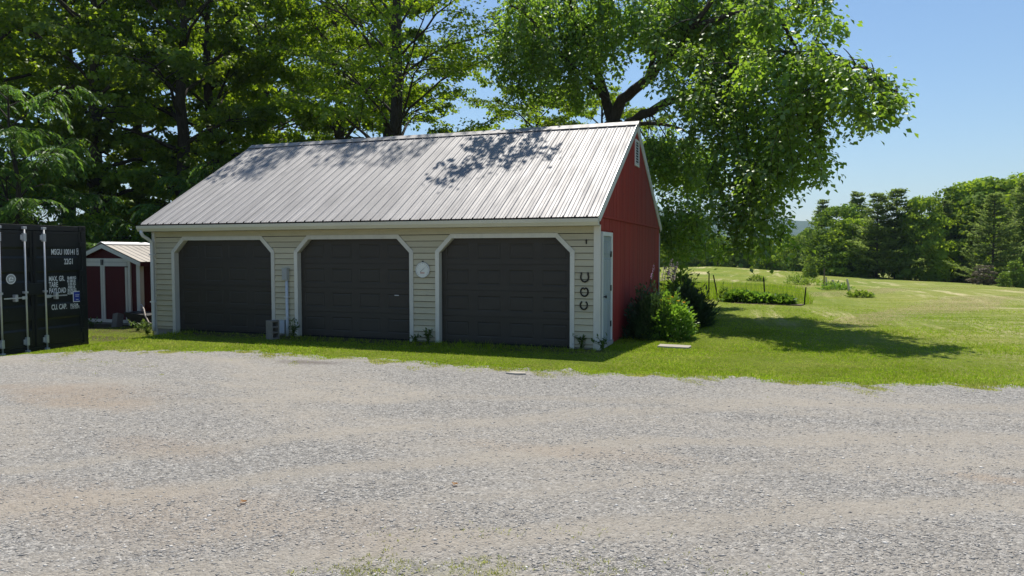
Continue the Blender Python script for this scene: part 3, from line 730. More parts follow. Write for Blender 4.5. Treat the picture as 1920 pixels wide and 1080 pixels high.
for k in range(4): pr_.poly([(-.045+k*.024, -.0234, -.075), (-.03+k*.024, -.0234, -.075), (-.03+k*.024, -.0234, -.045), (-.045+k*.024, -.0234, -.045)])
pr_.build('red_print', M['print_red'], dial)
MB().box(-.012, .012, -.02, 0.0, .155, .185).build('hanger', M['iron'], dial)

def horseshoe(name, label, z, x, kind):
    o = thing(name, label, 'horseshoe', (x, -.022, z), 0, 'horseshoes on the right pier')
    pts = []; 
    if kind == 'u':
        for k in range(25):
            t = R(152+k*(388-152)/24.); w = .074; h = .088
            pts.append((w*math.cos(t), -.012, h*math.sin(t)-.004))
        pts = [(-.062, -.012, .085)]+pts+[(.062, -.012, .085)]
    elif kind == 'bar':
        for k in range(29):
            t = R(130+k*(410-130)/28.)
            pts.append((.070*math.cos(t), -.012, .082*math.sin(t)))
        pts += [(.02, -.012, .068), (0, -.012, .050), (-.02, -.012, .068), pts[0]]
    else:
        for k in range(27):
            t = R(122+k*(418-122)/26.); pts.append((.066*math.cos(t), -.012, .078*math.sin(t)))
    b = MB()
    b.tube(pts, .0155, 6); b.build('shoe', M['iron'], o)
    MB().tube([(0, 0.006, -.084 if kind == 'u' else -.078), (0, -.03, -.084 if kind == 'u' else -.078)], .004, 6).build('nail', M['iron'], o)
horseshoe('horseshoe', 'dark iron horseshoe with wide open top, highest of the three', 1.359, -.267, 'u')
horseshoe('horseshoe', 'dark iron horseshoe closed by a notched bar, middle of the three', 1.081, -.271, 'bar')
horseshoe('horseshoe', 'small dark iron horseshoe with inturned ends, lowest of the three', .831, -.28, 'c')
hk = thing('wall_hook', 'small dark iron hook high on the cream boards above the horseshoes', 'hook', (-.24, -.021, 2.013))
MB().tube([(0, 0, .03), (0, -.03, .035), (0, -.05, .02), (0, -.04, .0)], .006, 6).build('hook', M['iron'], hk)
MB().box(-.012, .012, -.008, .0, -.045, .045).build('back_plate', M['iron'], hk)

eb = thing('outlet_box', 'grey outdoor electrical box with conduit between the left and middle garage doors', 'electrical box', (-6.90, -.022, 1.34))
MB().box(-.058, .058, -.085, 0, -.125, .125).build('box', M['grey_box'], eb, bevel=.008)
MB().box(-.064, .064, -.10, -.0855, -.118, .13).build('cover', M['grey_box'], eb, bevel=.005)
MB().box(-.075, .075, -.105, .0, .1255, .135).build('rain_lip', M['grey_box'], eb)
MB().tube([(.02, -.045, -.1255), (.02, -.045, -1.10), (.02, -.045, -1.36)], .032, 12).build('conduit', M['pvc'], eb, sm=True)
for z in (-.5, -.95): MB().box(-.03, .07, -.082, 0, z, z+.025).build('conduit_clamp', M['steel'], eb)
cb2 = thing('meter_box', 'low flat grey metal box beside the conduit foot behind the cinder block', 'utility box', (-7.02, -.022, .05))
MB().box(-.085, .085, -.075, 0, 0, .30).build('case', M['grey_box'], cb2, bevel=.006)
MB().box(-.08, .08, -.081, -.0755, .01, .285).build('lid', M['pvc'], cb2)

def cinder_block(name, label, loc, rot):
    o = thing(name, label, 'cinder block', loc); o.rotation_euler = rot
    mb = MB(); a, b, h = .195, .195, .395        # standing on end, cells open to the side
    t = .032; xs = [-a/2, -a/2+t, a/2-t, a/2]; zs = [0, .035, .175, .22, .36, h]
    y0, y1 = -b/2, b/2
    # cells run along x (visible on the +x end): build as frame walls
    ys = [y0, y0+t, y1-t, y1]
    mb.box(-a/2, a/2, ys[0], ys[1], 0, h); mb.box(-a/2, a/2, ys[2], ys[3], 0, h)
    for z0, z1 in ((0, .035), (.125, .155), (.243, .273), (.36, h)): mb.box(-a/2+.001, a/2-.001, ys[1], ys[2], z0, z1)
    mb.box(-a/2+.004, -a/2+.02, ys[1], ys[2], .036, .359)
    mb.build('block', M['block'], o, bevel=.004); return o
cinder_block('cinder_block', 'grey cinder block standing on end beside the left garage door', (-6.83, -.62, tz(-6.83, -.62)), (0, 0, R(-14)))

# weathered slab in the lawn
sp_ = thing('paving_slab', 'pale flat concrete slab lying in the grass near the side door', 'slab', (1.27, .88, tz(1.27, .88)), R(-4))
mb = MB(); rr2 = random.Random(2)
mb.prism([(-.30+rr2.uniform(-.01, .01), -.17, -.04), (-.05, -.182, -.04), (.29, -.17, -.04), (.305, .02, -.04), (.29, .165, -.04), (-.02, .172, -.04), (-.31, .16, -.04)], (0, 0, .072))
mb.build('slab', M['slabstone'], sp_, bevel=.008)

# ------------------------------------------------------------------ shipping container (door end towards the yard)
CW, CHt = 2.438, 2.591
cont = thing('shipping_container', 'black shipping container with white lettering and steel lock rods on its doors', 'container', (-10.815, -2.82, -.215), R(92.6))
MC = M['cont']
for sx in (-1, 1):
    for yy in (0, 5.9):
        p = MB().box(sx*CW/2-(.11 if sx > 0 else 0), sx*CW/2+(0 if sx > 0 else .11), yy, yy+.15, .12, CHt-.12).build('corner_post', MC, cont, bevel=.006)
        for z in (0, CHt-.118):
            c = MB().box(sx*CW/2-(.162 if sx > 0 else -.0), sx*CW/2+(0 if sx > 0 else .162), yy-.004, yy+.154, z, z+.118).build('corner_casting', MC, cont, bevel=.006)
            MB().lathe([(.028, 0), (.028, .002)], 14, 'y', (sx*(CW/2-.081), yy-.0045, z+.06)).build('casting_hole', M['black'], c)
MB().box(-CW/2+.163, CW/2-.163, .012, .13, CHt-.115, CHt-.008).build('door_header', MC, cont, bevel=.005)
MB().box(-CW/2+.163, CW/2-.163, .006, .13, .015, .145).build('door_sill', MC, cont, bevel=.005)
for sx in (-1, 1):
    # corrugated side wall
    mb = MB(); n = 0; y = .151; pts = []
    while y < 5.89:
        for dy, o_ in ((0, 0), (.07, .036), (.14, .036), (.21, 0)):
            pts.append((y+dy, o_))
        y += .278
    for z in (.12, CHt-.10):
        for (yy, o_) in pts: mb.v.append((sx*(CW/2-.012-o_), min(yy, 5.9), z))
    n = len(pts)
    for k in range(n-1): mb.f.append((k, k+1, n+k+1, n+k))
    mb.build('side_wall', MC, cont)
    MB().box(*sorted((sx*(CW/2-.06), sx*(CW/2))), .155, 5.9, CHt-.10, CHt-.015).build('top_rail', MC, cont)
    MB().box(*sorted((sx*(CW/2-.06), sx*(CW/2))), .155, 5.9, .02, .14).build('bottom_rail', MC, cont)
MB().box(-CW/2+.061, CW/2-.061, .131, 6.0, CHt-.05, CHt-.02).build('roof_panel', MC, cont)
MB().box(-CW/2+.061, CW/2-.061, .131, 6.0, .10, .16).build('floor', MC, cont)
MB().box(-CW/2+.111, CW/2-.111, 6.0, 6.03, .12, CHt-.1).build('end_wall', MC, cont)
def text_mesh(body, size, sx=.78, bold=.0):
    cu = bpy.data.curves.new('lettering', 'FONT'); cu.body = body; cu.size = size; cu.extrude = .0008; cu.offset = bold
    cu.resolution_u = 3; cu.space_line = .82
    ob = bpy.data.objects.new('tmp', cu); COL.objects.link(ob)
    dg = bpy.context.evaluated_depsgraph_get(); me = bpy.data.meshes.new_from_object(ob.evaluated_get(dg))
    bpy.data.objects.remove(ob); bpy.data.curves.remove(cu)
    n = len(me.vertices); co = np.empty(n*3, np.float32); me.vertices.foreach_get('co', co); co = co.reshape(-1, 3)
    co2 = np.stack([co[:, 0]*sx, -co[:, 2], co[:, 1]], 1)
    me.vertices.foreach_set('co', co2.ravel().astype(np.float32)); me.update(); me.materials.clear(); me.materials.append(M['letter'])
    return me
def cont_door(x0, x1, hinge_x):
    # sheet with horizontal swage bands, framed
    mb = MB(); z0, z1 = .15, CHt-.125; yf = .028; f = .055
    prof = [(yf, z0), (yf, z0+.10)]
    for zc in (z0+.46, z0+.94, z0+1.42, z0+1.90):
        prof += [(yf, zc-.13), (yf+.03, zc-.09), (yf+.03, zc+.05), (yf, zc+.09)]
    prof += [(yf, z1)]
    for x in (x0+f, x1-f):
        for y, z in prof: mb.v.append((x, y, z))
    n = len(prof)
    for k in range(n-1): mb.f.append((k, n+k, n+k+1, k+1))
    d = mb.build('door', MC, cont)
    for a, b in ((x0, x0+f), (x1-f, x1)): MB().box(a, b, yf-.012, yf+.04, z0, z1).build('door_stile', MC, d, bevel=.004)
    for a, b in ((z0, z0+.06), (z1-.06, z1)): MB().box(x0+f+.001, x1-f-.001, yf-.010, yf+.04, a, b).build('door_rail', MC, d, bevel=.004)
    for z in (.38, .95, 1.6, 2.2): MB().box(hinge_x-.06, hinge_x+.06, -.012, .014, z-.05, z+.05).build('hinge', MC, d, bevel=.004)
    return d
ld = cont_door(-CW/2+.115, -.006, -CW/2+.11); rd = cont_door(.006, CW/2-.115, CW/2-.11)
MB().box(-.012, .012, .002, .015, .16, CHt-.13).build('door_gasket', M['black'], rd)
def lock_rod(x, parent, hdir):
    y = -.022
    r = MB().tube([(x, y, .06), (x, y, CHt-.05)], .0175, 10).build('lock_rod', M['steel'], parent, sm=True)
    for z in (.055, CHt-.10): MB().box(x-.036, x+.036, y-.03, .012, z, z+.05).build('rod_cam', M['steel'], parent, bevel=.004)
    for z in (.20, CHt-.34): MB().box(x-.028, x+.028, y-.024, .018, z, z+.16).build('rod_bracket', M['steel'], parent, bevel=.004)
    for z in (.22, CHt-.31): MB().box(x-.062, x-.0285, -.006, .018, z, z+.10).build('bracket_tab', M['steel'], parent, bevel=.004)
    MB().box(x-.05, x+.03, -.045, .016, 1.23, 1.27).build('rod_guide', M['steel'], parent)
    if hdir:
        h = MB()
        h.box(*sorted((x, x+hdir*.10)), -.055, -.035, 1.115, 1.175)
        h.box(*sorted((x+hdir*.101, x+hdir*.47)), -.053, -.037, 1.135, 1.16)
        h.build('handle', M['steel'], parent, bevel=.004)
        m_ = MB(); m_.box(*sorted((x+hdir*.20, x+hdir*.255)), -.066, .016, 1.08, 1.215); m_.build('handle_retainer', M['steel'], parent, bevel=.006)
lock_rod(-.72, ld, 0); lock_rod(-.205, ld, -1); lock_rod(.215, rd, 1)
MB().box(-.16, .14, -.03, .012, 1.20, 1.42).build('lock_box', MC, ld, bevel=.006)
def letter(body, size, x, z, sx=.78, parent=rd, bold=.004, y=.0205):
    o = link('lettering', text_mesh(body, size, sx, bold), parent, (x, y, z)); return o
YL = .0272
letter('MSGU 100141', .165, .405, 1.99, .58, y=YL, bold=.0025)
letter('9', .135, 1.025, 1.998, .62, y=YL)
bx = MB()
for a in ((1.005, 1.013, 1.985, 2.115), (1.09, 1.098, 1.985, 2.115), (1.0131, 1.0899, 1.985, 1.993), (1.0131, 1.0899, 2.107, 2.115)): bx.box(a[0], a[1], YL-.001, YL, a[2], a[3])
bx.build('lettering', M['letter'], rd)
letter('22G1', .165, .70, 1.79, .60, y=YL, bold=.0025)
letter('MAX. GR.\nTARE\nPAYLOAD', .150, .335, 1.445, .58, y=YL, bold=.0025)
letter('30.480 KG\n67.200 LB\n 2.185 KG\n 4.820 LB\n28.295 KG\n62.380 LB', .078, .76, 1.475, .62, bold=.002, y=YL)
letter('CU. CAP.', .150, .375, .86, .60, y=YL, bold=.0025)
letter('33.2 CU.M.\n1.172 CU.FT.', .068, .815, .905, .62, bold=.002, y=YL)
st = MB().box(.885, 1.085, YL-.0015, YL, .985, 1.215).build('sticker', M['letter'], rd)
MB().box(.902, 1.068, YL-.0030, YL-.0017, 1.002, 1.198).build('sticker_print', M['sticker_blue'], rd)
li = MB()
for z, w in ((1.13, .10), (1.10, .085), (1.03, .06)): li.box(.985-w/2, .985+w/2, YL-.0040, YL-.0032, z, z+.010)
li.build('sticker_print', M['letter'], rd)
em = MB().lathe([(.0985, 0), (.0985, .0015)], 32, 'y', (-.47, YL, 1.52)).build('emblem', M['letter'], ld)
MB().lathe([(.082, 0), (.082, .001)], 32, 'y', (-.47, YL-.0016, 1.52)).build('emblem_print', M['grey_box'], ld)
e2 = MB()
for (dx, dz, w, h, a) in ((-.02, .02, .05, .022, 30), (.03, .015, .04, .025, -40), (0, -.03, .09, .018, 8), (-.03, -.005, .03, .02, 60)):
    c, s = math.cos(R(a)), math.sin(R(a))
    q = [(-w/2, -h/2), (w/2, -h/2), (w/2, h/2), (-w/2, h/2)]
    e2.prism([(-.47+dx+c*p-s*r_, YL-.0028, 1.52+dz+s*p+c*r_) for p, r_ in q], (0, -.0008, 0))
e2.build('emblem_print', M['letter'], ld)

# ------------------------------------------------------------------ garden shed
SHX, SHY = -13.70, 2.42
shz = tz(-14.5, 2.4)
shed = thing('garden_shed', 'small red garden shed with white trimmed double doors and metal roof', 'shed', (SHX, SHY, shz))
SW, SDp, SE, SR = 2.52, 3.1, 1.86, 2.31
core = MB().prism([(-SW, 0, .04), (0, 0, .04), (0, 0, SE-.03), (-SW/2, 0, SR-.06), (-SW, 0, SE-.03)], (0, SDp, 0)).build('wall', M['red_shed'], shed)
k = 0; x = -SW+.01
while x < -.02:
    x1 = min(x+.196, -.004)
    def rz(xx): return SE-.04+(SR-SE)*(1-abs(xx+SW/2)/(SW/2))-.03
    pts = [(x, -.0005, .05), (x1, -.0005, .05), (x1, -.0005, rz(x1))]+([(-SW/2, -.0005, rz(-SW/2))] if x < -SW/2 < x1 else [])+[(x, -.0005, rz(x))]
    MB().prism(pts, (0, -.014, 0)).build('plank', M['red_shed'], core); x += .20
y = .01
while y < SDp-.05:
    MB().box(.0005, .015, y, y+.196, .05, SE-.05).build('plank', M['red_shed'], core); y += .20
for a in (( -.105, .028, -.032, -.0148),): MB().box(a[0], a[1], a[2], a[3], .02, SE-.06).build('corner_board', M['trim'], core)
MB().box(.0152, .030, -.0147, .10, .02, SE-.06).build('corner_board', M['trim'], core)
MB().box(-SW-.02, -SW+.10, -.032, -.0148, .02, SE-.06).build('corner_board', M['trim'], core)
# double door
dx0, dx1 = -2.28, -.30; mid = -1.33; DT = SE+.03
for a, b, c, d_ in ((dx0, dx0+.10, .0, DT), (dx1-.10, dx1, .0, DT), (dx0+.101, dx1-.101, DT-.10, DT)):
    MB().box(a, b, -.060, -.0152, c, d_).build('door_frame', M['trim'], shed)
for a, b in ((dx0+.105, mid-.004), (mid+.004, dx1-.105)):
    d = MB().box(a, b, -.050, -.0155, .06, DT-.106).build('door', M['red_shed'], shed)
    for e in ((a, a+.075, .06, DT-.106), (b-.075, b, .06, DT-.106), (a+.0755, b-.0755, DT-.22, DT-.106), (a+.0755, b-.0755, .06, .15)):
        MB().box(e[0], e[1], -.072, -.0505, e[2], e[3]).build('door_rail', M['trim'], d)
    hx = a+.02 if a < mid-.5 else b-.02
    for z in (DT-.25, .35): MB().box(hx-.06, hx+.06, -.078, -.0725, z, z+.03).build('hinge', M['iron'], d)
MB().box(mid-.045, mid-.018, -.085, -.0725, DT-.19, DT-.03).build('latch', M['iron'], shed)
MB().box(mid+.018, mid+.045, -.085, -.0725, DT-.19, DT-.03).build('latch', M['iron'], shed)
sr = MB().prism([(-SW-.14, -.12, SE-.07), (-SW/2, -.12, SR-.0), (.14, -.12, SE-.07), (.14, -.12, SE-.095), (-SW/2, -.12, SR-.03), (-SW-.14, -.12, SE-.095)], (0, SDp+.25, 0)).build('roof', M['red_shed'], shed)
for sg in (1, -1):
    hlen = SW/2+.16; an = math.atan2(SR-(SE-.07), SW/2+.14); 
    for k in range(5):
        mb = MB(); y0 = -.15+k*.66; n = 0
        pr2 = []
        for j in range(3): pr2 += [(y0+j*.22, .012), (y0+j*.22+.02, .012), (y0+j*.22+.035, 0), (y0+j*.22+.205, 0)]
        pr2 += [(y0+.659, .012)]
        for s in (0, hlen/math.cos(an)):
            for yy, h in pr2:
                mb.v.append((-SW/2+sg*(s*math.cos(an)), yy, SR+.018+h-s*math.sin(an)))
        n = len(pr2)
        for j in range(n-1): mb.f.append((j, j+1, n+j+1, n+j) if sg < 0 else (j, n+j, n+j+1, j+1))
        mb.build('roof_sheet', M['shed_roof'], sr)
    pts = [(-SW/2, SR-.005), (-SW/2+sg*(SW/2+.15), SE-.075), (-SW/2+sg*(SW/2+.15), SE-.185), (-SW/2, SR-.125)]
    MB().prism([(x, -.121, z) for x, z in pts], (0, -.022, 0)).build('rake_board', M['trim'], sr)
mb = MB().prism([(-SW/2-.16, -.16, SR-.01), (-SW/2, -.16, SR+.055), (-SW/2+.16, -.16, SR-.01), (-SW/2+.16, -.16, SR-.02), (-SW/2, -.16, SR+.042), (-SW/2-.16, -.16, SR-.02)], (0, SDp+.33, 0)); mb.build('ridge_cap', M['ridge_white'], sr)
MB().box(.12, .145, -.12, SDp+.12, SE-.19, SE-.098).build('fascia_board', M['red_shed'], sr)
MB().box(-SW-.02, .02, -.02, SDp, -.25, .038).build('foundation', M['concrete'], shed)
b2 = cinder_block('cinder_block', 'tilted cinder block leaning against the red shed door', (-14.05, 1.92, tz(-14, 1.9)-.02), (R(-10), R(16), R(85)))
wh = thing('wheelbarrow_handle', 'curved pale handle of a dark barrow beside the shed corner', 'barrow', (-13.15, 2.0, tz(-13.1, 2.0)))
MB().tube([(-.35, .25, .62), (-.15, .15, .50), (.05, .0, .34), (.22, -.05, .16), (.40, -.05, .10)], .018, 8).build('handle', M['post_pale'], wh, sm=True)
MB().hexa([(-.45, .0, .02), (.15, .05, .02), (.15, .45, .02), (-.45, .45, .02), (-.62, -.1, .42), (.12, .0, .34), (.12, .55, .34), (-.62, .55, .42)]).build('tray', M['dark_metal'], wh)

# ------------------------------------------------------------------ foliage tools
def unit(v): return v/np.maximum(np.linalg.norm(v, axis=-1, keepdims=True), 1e-9)
def leaves(P, D, Nn, L, W, rg, fold=.25):
    """leaf blades at P pointing along D with normal Nn: four corners, folded on the midrib"""
    n = len(P); D = unit(D); S = unit(np.cross(Nn, D)); Nn = np.cross(D, S)
    L = np.broadcast_to(L, n)[:, None]; W = np.broadcast_to(W, n)[:, None]
    a = P; b = P+D*L*.45+S*W*.5+Nn*W*fold; c = P+D*L; e = P+D*L*.45-S*W*.5+Nn*W*fold
    V = np.stack([a, b, c, e], 1).reshape(-1, 3)
    i = (np.arange(n)*4)[:, None]
    F = np.concatenate([i+np.array([[0, 1, 2]]), i+np.array([[0, 2, 3]])], 1).reshape(-1, 3)
    return V, F
def join(parts):
    Vs, Fs, o = [], [], 0
    for V, F in parts: Vs.append(V); Fs.append(F+o); o += len(V)
    return np.concatenate(Vs), np.concatenate(Fs)
def rv(rg, n): return unit(rg.normal(size=(n, 3)))
def bez(p0, p1, p2, n):
    t = np.linspace(0, 1, n)[:, None]; return (1-t)**2*p0+2*t*(1-t)*p1+t*t*p2

def grow_tree(seed, H=16., r0=.32, spread=5.0, nl=26, first=.22, leafL=.13, per=34, sub=6, tw=6, flat=.5, upness=.9, droop=.25, lk=.36, lean=(0, 0), second=None, compound=False):
    """branching skeleton (tubes) and leaves in layered sprays"""
    rg = np.random.default_rng(seed); B = MB()
    nT = 12; t = np.linspace(0, 1, nT)
    wob = np.cumsum(rg.normal(0, .05, (nT, 2)), 0)
    trunk = np.stack([wob[:, 0]+lean[0]*t, wob[:, 1]+lean[1]*t, t*H*.92], 1); trunk[0, :2] = 0
    rad = r0*(1-t)**.8*.92+.03; rad[0] *= 1.45
    B.tube(trunk, list(rad), 10)
    tip_anchor = []; tip_dir = []
    az = rg.random()*6.28
    def tp(s):
        x = s*(nT-1); i = min(int(x), nT-2); return trunk[i]+(trunk[i+1]-trunk[i])*(x-i)
    for k in range(nl):
        s = first+(1-first)*.97*(k+rg.random()*.6)/nl
        az += 2.4+rg.normal(0, .3)
        prof = math.sin(math.pi*min(1, .22+.78*(1-(s-first)/(1-first))))**.6 if s > .5 else .75+.25*(s-first)/(.5-first+1e-6)
        L = spread*prof*rg.uniform(.75, 1.12)
        if s > .88: L *= .6
        el = R(18+50*s*upness+rg.normal(0, 6))
        h = np.array([math.cos(az), math.sin(az), 0]); p0 = tp(s)
        p1 = p0+h*L*.5*math.cos(el)+np.array([0, 0, L*.55*math.sin(el)]); p2 = p0+h*L*math.cos(el*.8)+np.array([0, 0, L*math.sin(el)*.75-droop*L*.25])
        limb = bez(p0, p1, p2, 7)+np.concatenate([[[0, 0, 0]], rg.normal(0, .05*L/4, (6, 3))])
        rl = max(.03, r0*lk*(1-s*.6))
        B.tube(limb, list(np.linspace(rl, .012, 7)), 6, False)
        for j in range(sub):
            q = .28+.72*(j+rg.random()*.7)/sub; x = q*6; i = min(int(x), 5)
            b0 = limb[i]+(limb[i+1]-limb[i])*(x-i); ld_ = unit(limb[i+1]-limb[i])
            sd_ = unit(np.cross(ld_, [0, 0, 1.])) * (1 if j % 2 else -1)
            L2 = L*rg.uniform(.26, .46)*(1.15-q*.45)
            d2 = unit(ld_*rg.uniform(.5, 1)+sd_*rg.uniform(.5, 1.1)+np.array([0, 0, rg.normal(.05, .2)]))
            e2_ = b0+d2*L2+np.array([0, 0, -droop*L2*.3])
            br = bez(b0, b0+d2*L2*.55+np.array([0, 0, .06*L2]), e2_, 5)
            B.tube(br, list(np.linspace(max(.012, rl*.35), .006, 5)), 4, False)
            for m_ in range(tw):
                q2 = .25+.75*(m_+rg.random())/tw; x2 = min(q2, .999)*4; i2 = min(int(x2), 3)
                c0 = br[i2]+(br[i2+1]-br[i2])*(x2-i2); bd = unit(br[i2+1]-br[i2])
                sd2 = unit(np.cross(bd, [0, 0, 1.]))*(1 if m_ % 2 else -1)
                d3 = unit(bd*rg.uniform(.3, 1)+sd2*rg.uniform(.2, 1)+np.array([0, 0, rg.normal(0, .22)]))
                L3 = rg.uniform(.35, .8)*(L/4.)**.5
                tip_anchor.append((c0, d3, L3))
                if m_ % 2 == 0: B.tube([c0, c0+d3*L3*.8], [.006, .003], 3, False)
    A = np.array([a_[0] for a_ in tip_anchor]); D = np.array([a_[1] for a_ in tip_anchor]); TL = np.array([a_[2] for a_ in tip_anchor])
    cnt = np.maximum(3, rg.poisson(per, len(A))*(rg.random(len(A)) < .9))
    idx = np.repeat(np.arange(len(A)), cnt); n = len(idx)
    tt = rg.random(n)**.7
    side = np.cross(D[idx], [0, 0, 1.]); side = unit(side)
    P = A[idx]+D[idx]*(tt*TL[idx])[:, None]+side*(rg.normal(0, .17, n)*(1.1-.4*tt)*TL[idx]/.5)[:, None]
    P[:, 2] += rg.normal(0, .07, n)-.05*np.abs(rg.normal(0, 1, n))
    dirn = unit(D[idx]*.6+side*rg.normal(0, .8, n)[:, None]+rv(rg, n)*.5+np.array([0, 0, -.35-droop]))
    nor = unit(np.array([0, 0, 1.])*flat*2+rv(rg, n)*.8)
    Ls = leafL*rg.uniform(.65, 1.25, n)
    V, F = leaves(P, dirn, nor, Ls, Ls*.92, rg, .12)
    return B, V, F
def put_tree(name, label, loc, trunk_me, crown_me, rz=0, sc=(1, 1, 1), group=None):
    t = thing(name, label, 'tree', (loc[0], loc[1], tz(loc[0], loc[1])-.05), rz, group)
    t.scale = sc
    link('trunk', trunk_me, t); c = link('crown', crown_me, t)
    return t
def tree_meshes(seed, leafm, barkm, **kw):
    B, V, F = grow_tree(seed, **kw)
    return B.mesh('trunk', barkm, True), np_mesh('crown', V, F, leafm)

# ------------------------------------------------------------------ wood behind the garage
hero = tree_meshes(11, M['lf_maple'], M['bark_dark'], H=18, r0=.34, spread=5.8, nl=38, first=.17, leafL=.125, per=26, sub=7, tw=6, upness=1.15, droop=.15, lk=.24)
put_tree('maple_tree', 'tall maple with a straight dark trunk rising behind the middle of the roof', (-10.6, 11.2), *hero, rz=.6)
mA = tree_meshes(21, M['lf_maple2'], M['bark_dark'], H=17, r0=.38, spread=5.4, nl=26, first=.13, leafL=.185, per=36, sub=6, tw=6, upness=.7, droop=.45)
mB = tree_meshes(22, M['lf_maple'], M['bark_dark'], H=16, r0=.34, spread=5.2, nl=26, first=.12, leafL=.18, per=36, sub=6, tw=6, upness=.75, droop=.35)
wood_list = [
 ((-20.6, 11.3), mA, .3, 1.0, 'dark maple whose trunk stands just left of the garage roof ridge'),
 ((-24.3, 10.0), mB, 1.9, 1.05, 'dark thick-trunked maple standing behind the gap between container and shed'),
 ((-30.6, 9.4), mA, 3.1, 1.05, 'dark shaded maple at the left edge above the container'),
 ((-22.0, 14.5), mB, 4.0, 1.1, 'maple standing deep in the wood behind the red shed'),
 ((-15.6, 15.5), mB, 5.2, .95, 'sunlit yellow-green maple left of the tall straight trunk'),
 ((-29.5, 13.0), mB, .9, 1.15, 'maple deep in the wood behind the container roof'),
 ((-33.0, 20.5), mA, 2.6, 1.15, 'shaded maple farthest back at the left edge of the wood'),
 ((-25.5, 22.5), mB, 1.2, 1.1, 'maple farthest back behind the shed roof'),
 ((-18.0, 23.5), mA, 4.6, 1.0, 'maple far back between the two dark trunks left of the ridge'),
 ((-7.5, 19.0), mB, 2.2, .62, 'low spreading maple showing just above the roof ridge right of centre'),
 ((-31.0, 30.0), mA, 3.3, 1.2, 'maple at the very back of the wood above the container'),
 ((-38.0, 15.0), mB, 5.5, 1.2, 'maple at the far left back of the wood'),
 ((-3.8, 17.0), mB, 3.6, .55, 'low leafy tree filling the gap beside the weeping tree trunk'),
]
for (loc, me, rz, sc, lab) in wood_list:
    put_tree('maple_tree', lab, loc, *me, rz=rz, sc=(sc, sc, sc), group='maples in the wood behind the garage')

# walnut-like trees with long drooping compound leaves, in front of the wood
def compound_tree(seed, H, spread, nb, r0):
    rg = np.random.default_rng(seed); B = MB(); parts = []
    n = 9; t = np.linspace(0, 1, n); tr = np.stack([np.cumsum(rg.normal(0, .08, n)), np.cumsum(rg.normal(0, .08, n)), t*H*.92], 1); tr[0, :2] = 0
    B.tube(tr, list(r0*(1-t)+.02), 8)
    PP, DD, NN, LL = [], [], [], []
    for k in range(nb):
        s = .22+.78*(k+rg.random()*.5)/nb; x = s*(n-1); i = min(int(x), n-2); p0 = tr[i]+(tr[i+1]-tr[i])*(x-i)
        az = k*2.399+rg.normal(0, .3); L = spread*(1.05-.75*s)*rg.uniform(.7, 1.15)+.35; h = np.array([math.cos(az), math.sin(az), 0])
        br = bez(p0, p0+h*L*.5+np.array([0, 0, L*.42]), p0+h*L+np.array([0, 0, L*rg.uniform(-.05, .75)]), 6)
        B.tube(br, list(np.linspace(max(.02, r0*.3*(1-s)), .008, 6)), 5, False)
        for j in range(int(6+L*5)):
            q = rg.uniform(.3, 1)**.7*5*.999; i2 = int(q); c0 = br[i2]+(br[i2+1]-br[i2])*(q-i2)
            a2 = rg.random()*6.28; Lf = rg.uniform(.35, .85)
            d = np.array([math.cos(a2), math.sin(a2), 0])*.8+h*.5; d = d/np.linalg.norm(d)
            rach = bez(c0, c0+d*Lf*.55+np.array([0, 0, .10]), c0+d*Lf*.85+np.array([0, 0, -rg.uniform(.15, .75)*Lf]), 8)
            B.tube(rach[::3], .004, 3, False)
            for m_ in range(1, 8):
                tg = unit(rach[m_]-rach[m_-1])
                for sd in (-1, 1):
                    lat = np.cross(tg, [0, 0, 1.]); lat = lat/max(np.linalg.norm(lat), 1e-6)*sd
                    PP.append(rach[m_]); DD.append(lat*.75+tg*.45+np.array([0, 0, -.55])+rg.normal(0, .12, 3)); NN.append(np.array([0, 0, 1.])+lat*.5+rg.normal(0, .2, 3)); LL.append(rg.uniform(.13, .22))
    P, D, Nn, L = map(np.array, (PP, DD, NN, LL))
    V, F = leaves(P, D, Nn, L, L*.36, rg, .15)
    return B.mesh('trunk', M['bark_dark'], True), np_mesh('crown', V, F, M['lf_walnut'])
w1 = compound_tree(5, 6.4, 2.9, 26, .10); w2 = compound_tree(6, 4.6, 2.6, 22, .08)
for loc, me, rz, sc, lab in (((-18.8, 2.7), w1, .4, 1.17, 'young walnut with bright drooping leaves above the container'),
                             ((-16.4, 8.2), w2, 1.4, 1.15, 'dark low walnut with drooping leaves above the shed roof'),
                             ((-20.0, 3.4), w2, 2.8, 1.1, 'low walnut with feathery leaves behind the container top'),
                             ((-13.4, 9.8), w2, 4.4, 1.05, 'shaded walnut with drooping leaves beside the left roof edge')):
    put_tree('walnut_tree', lab, loc, *me, rz=rz, sc=(sc,)*3, group='walnut saplings in front of the wood')

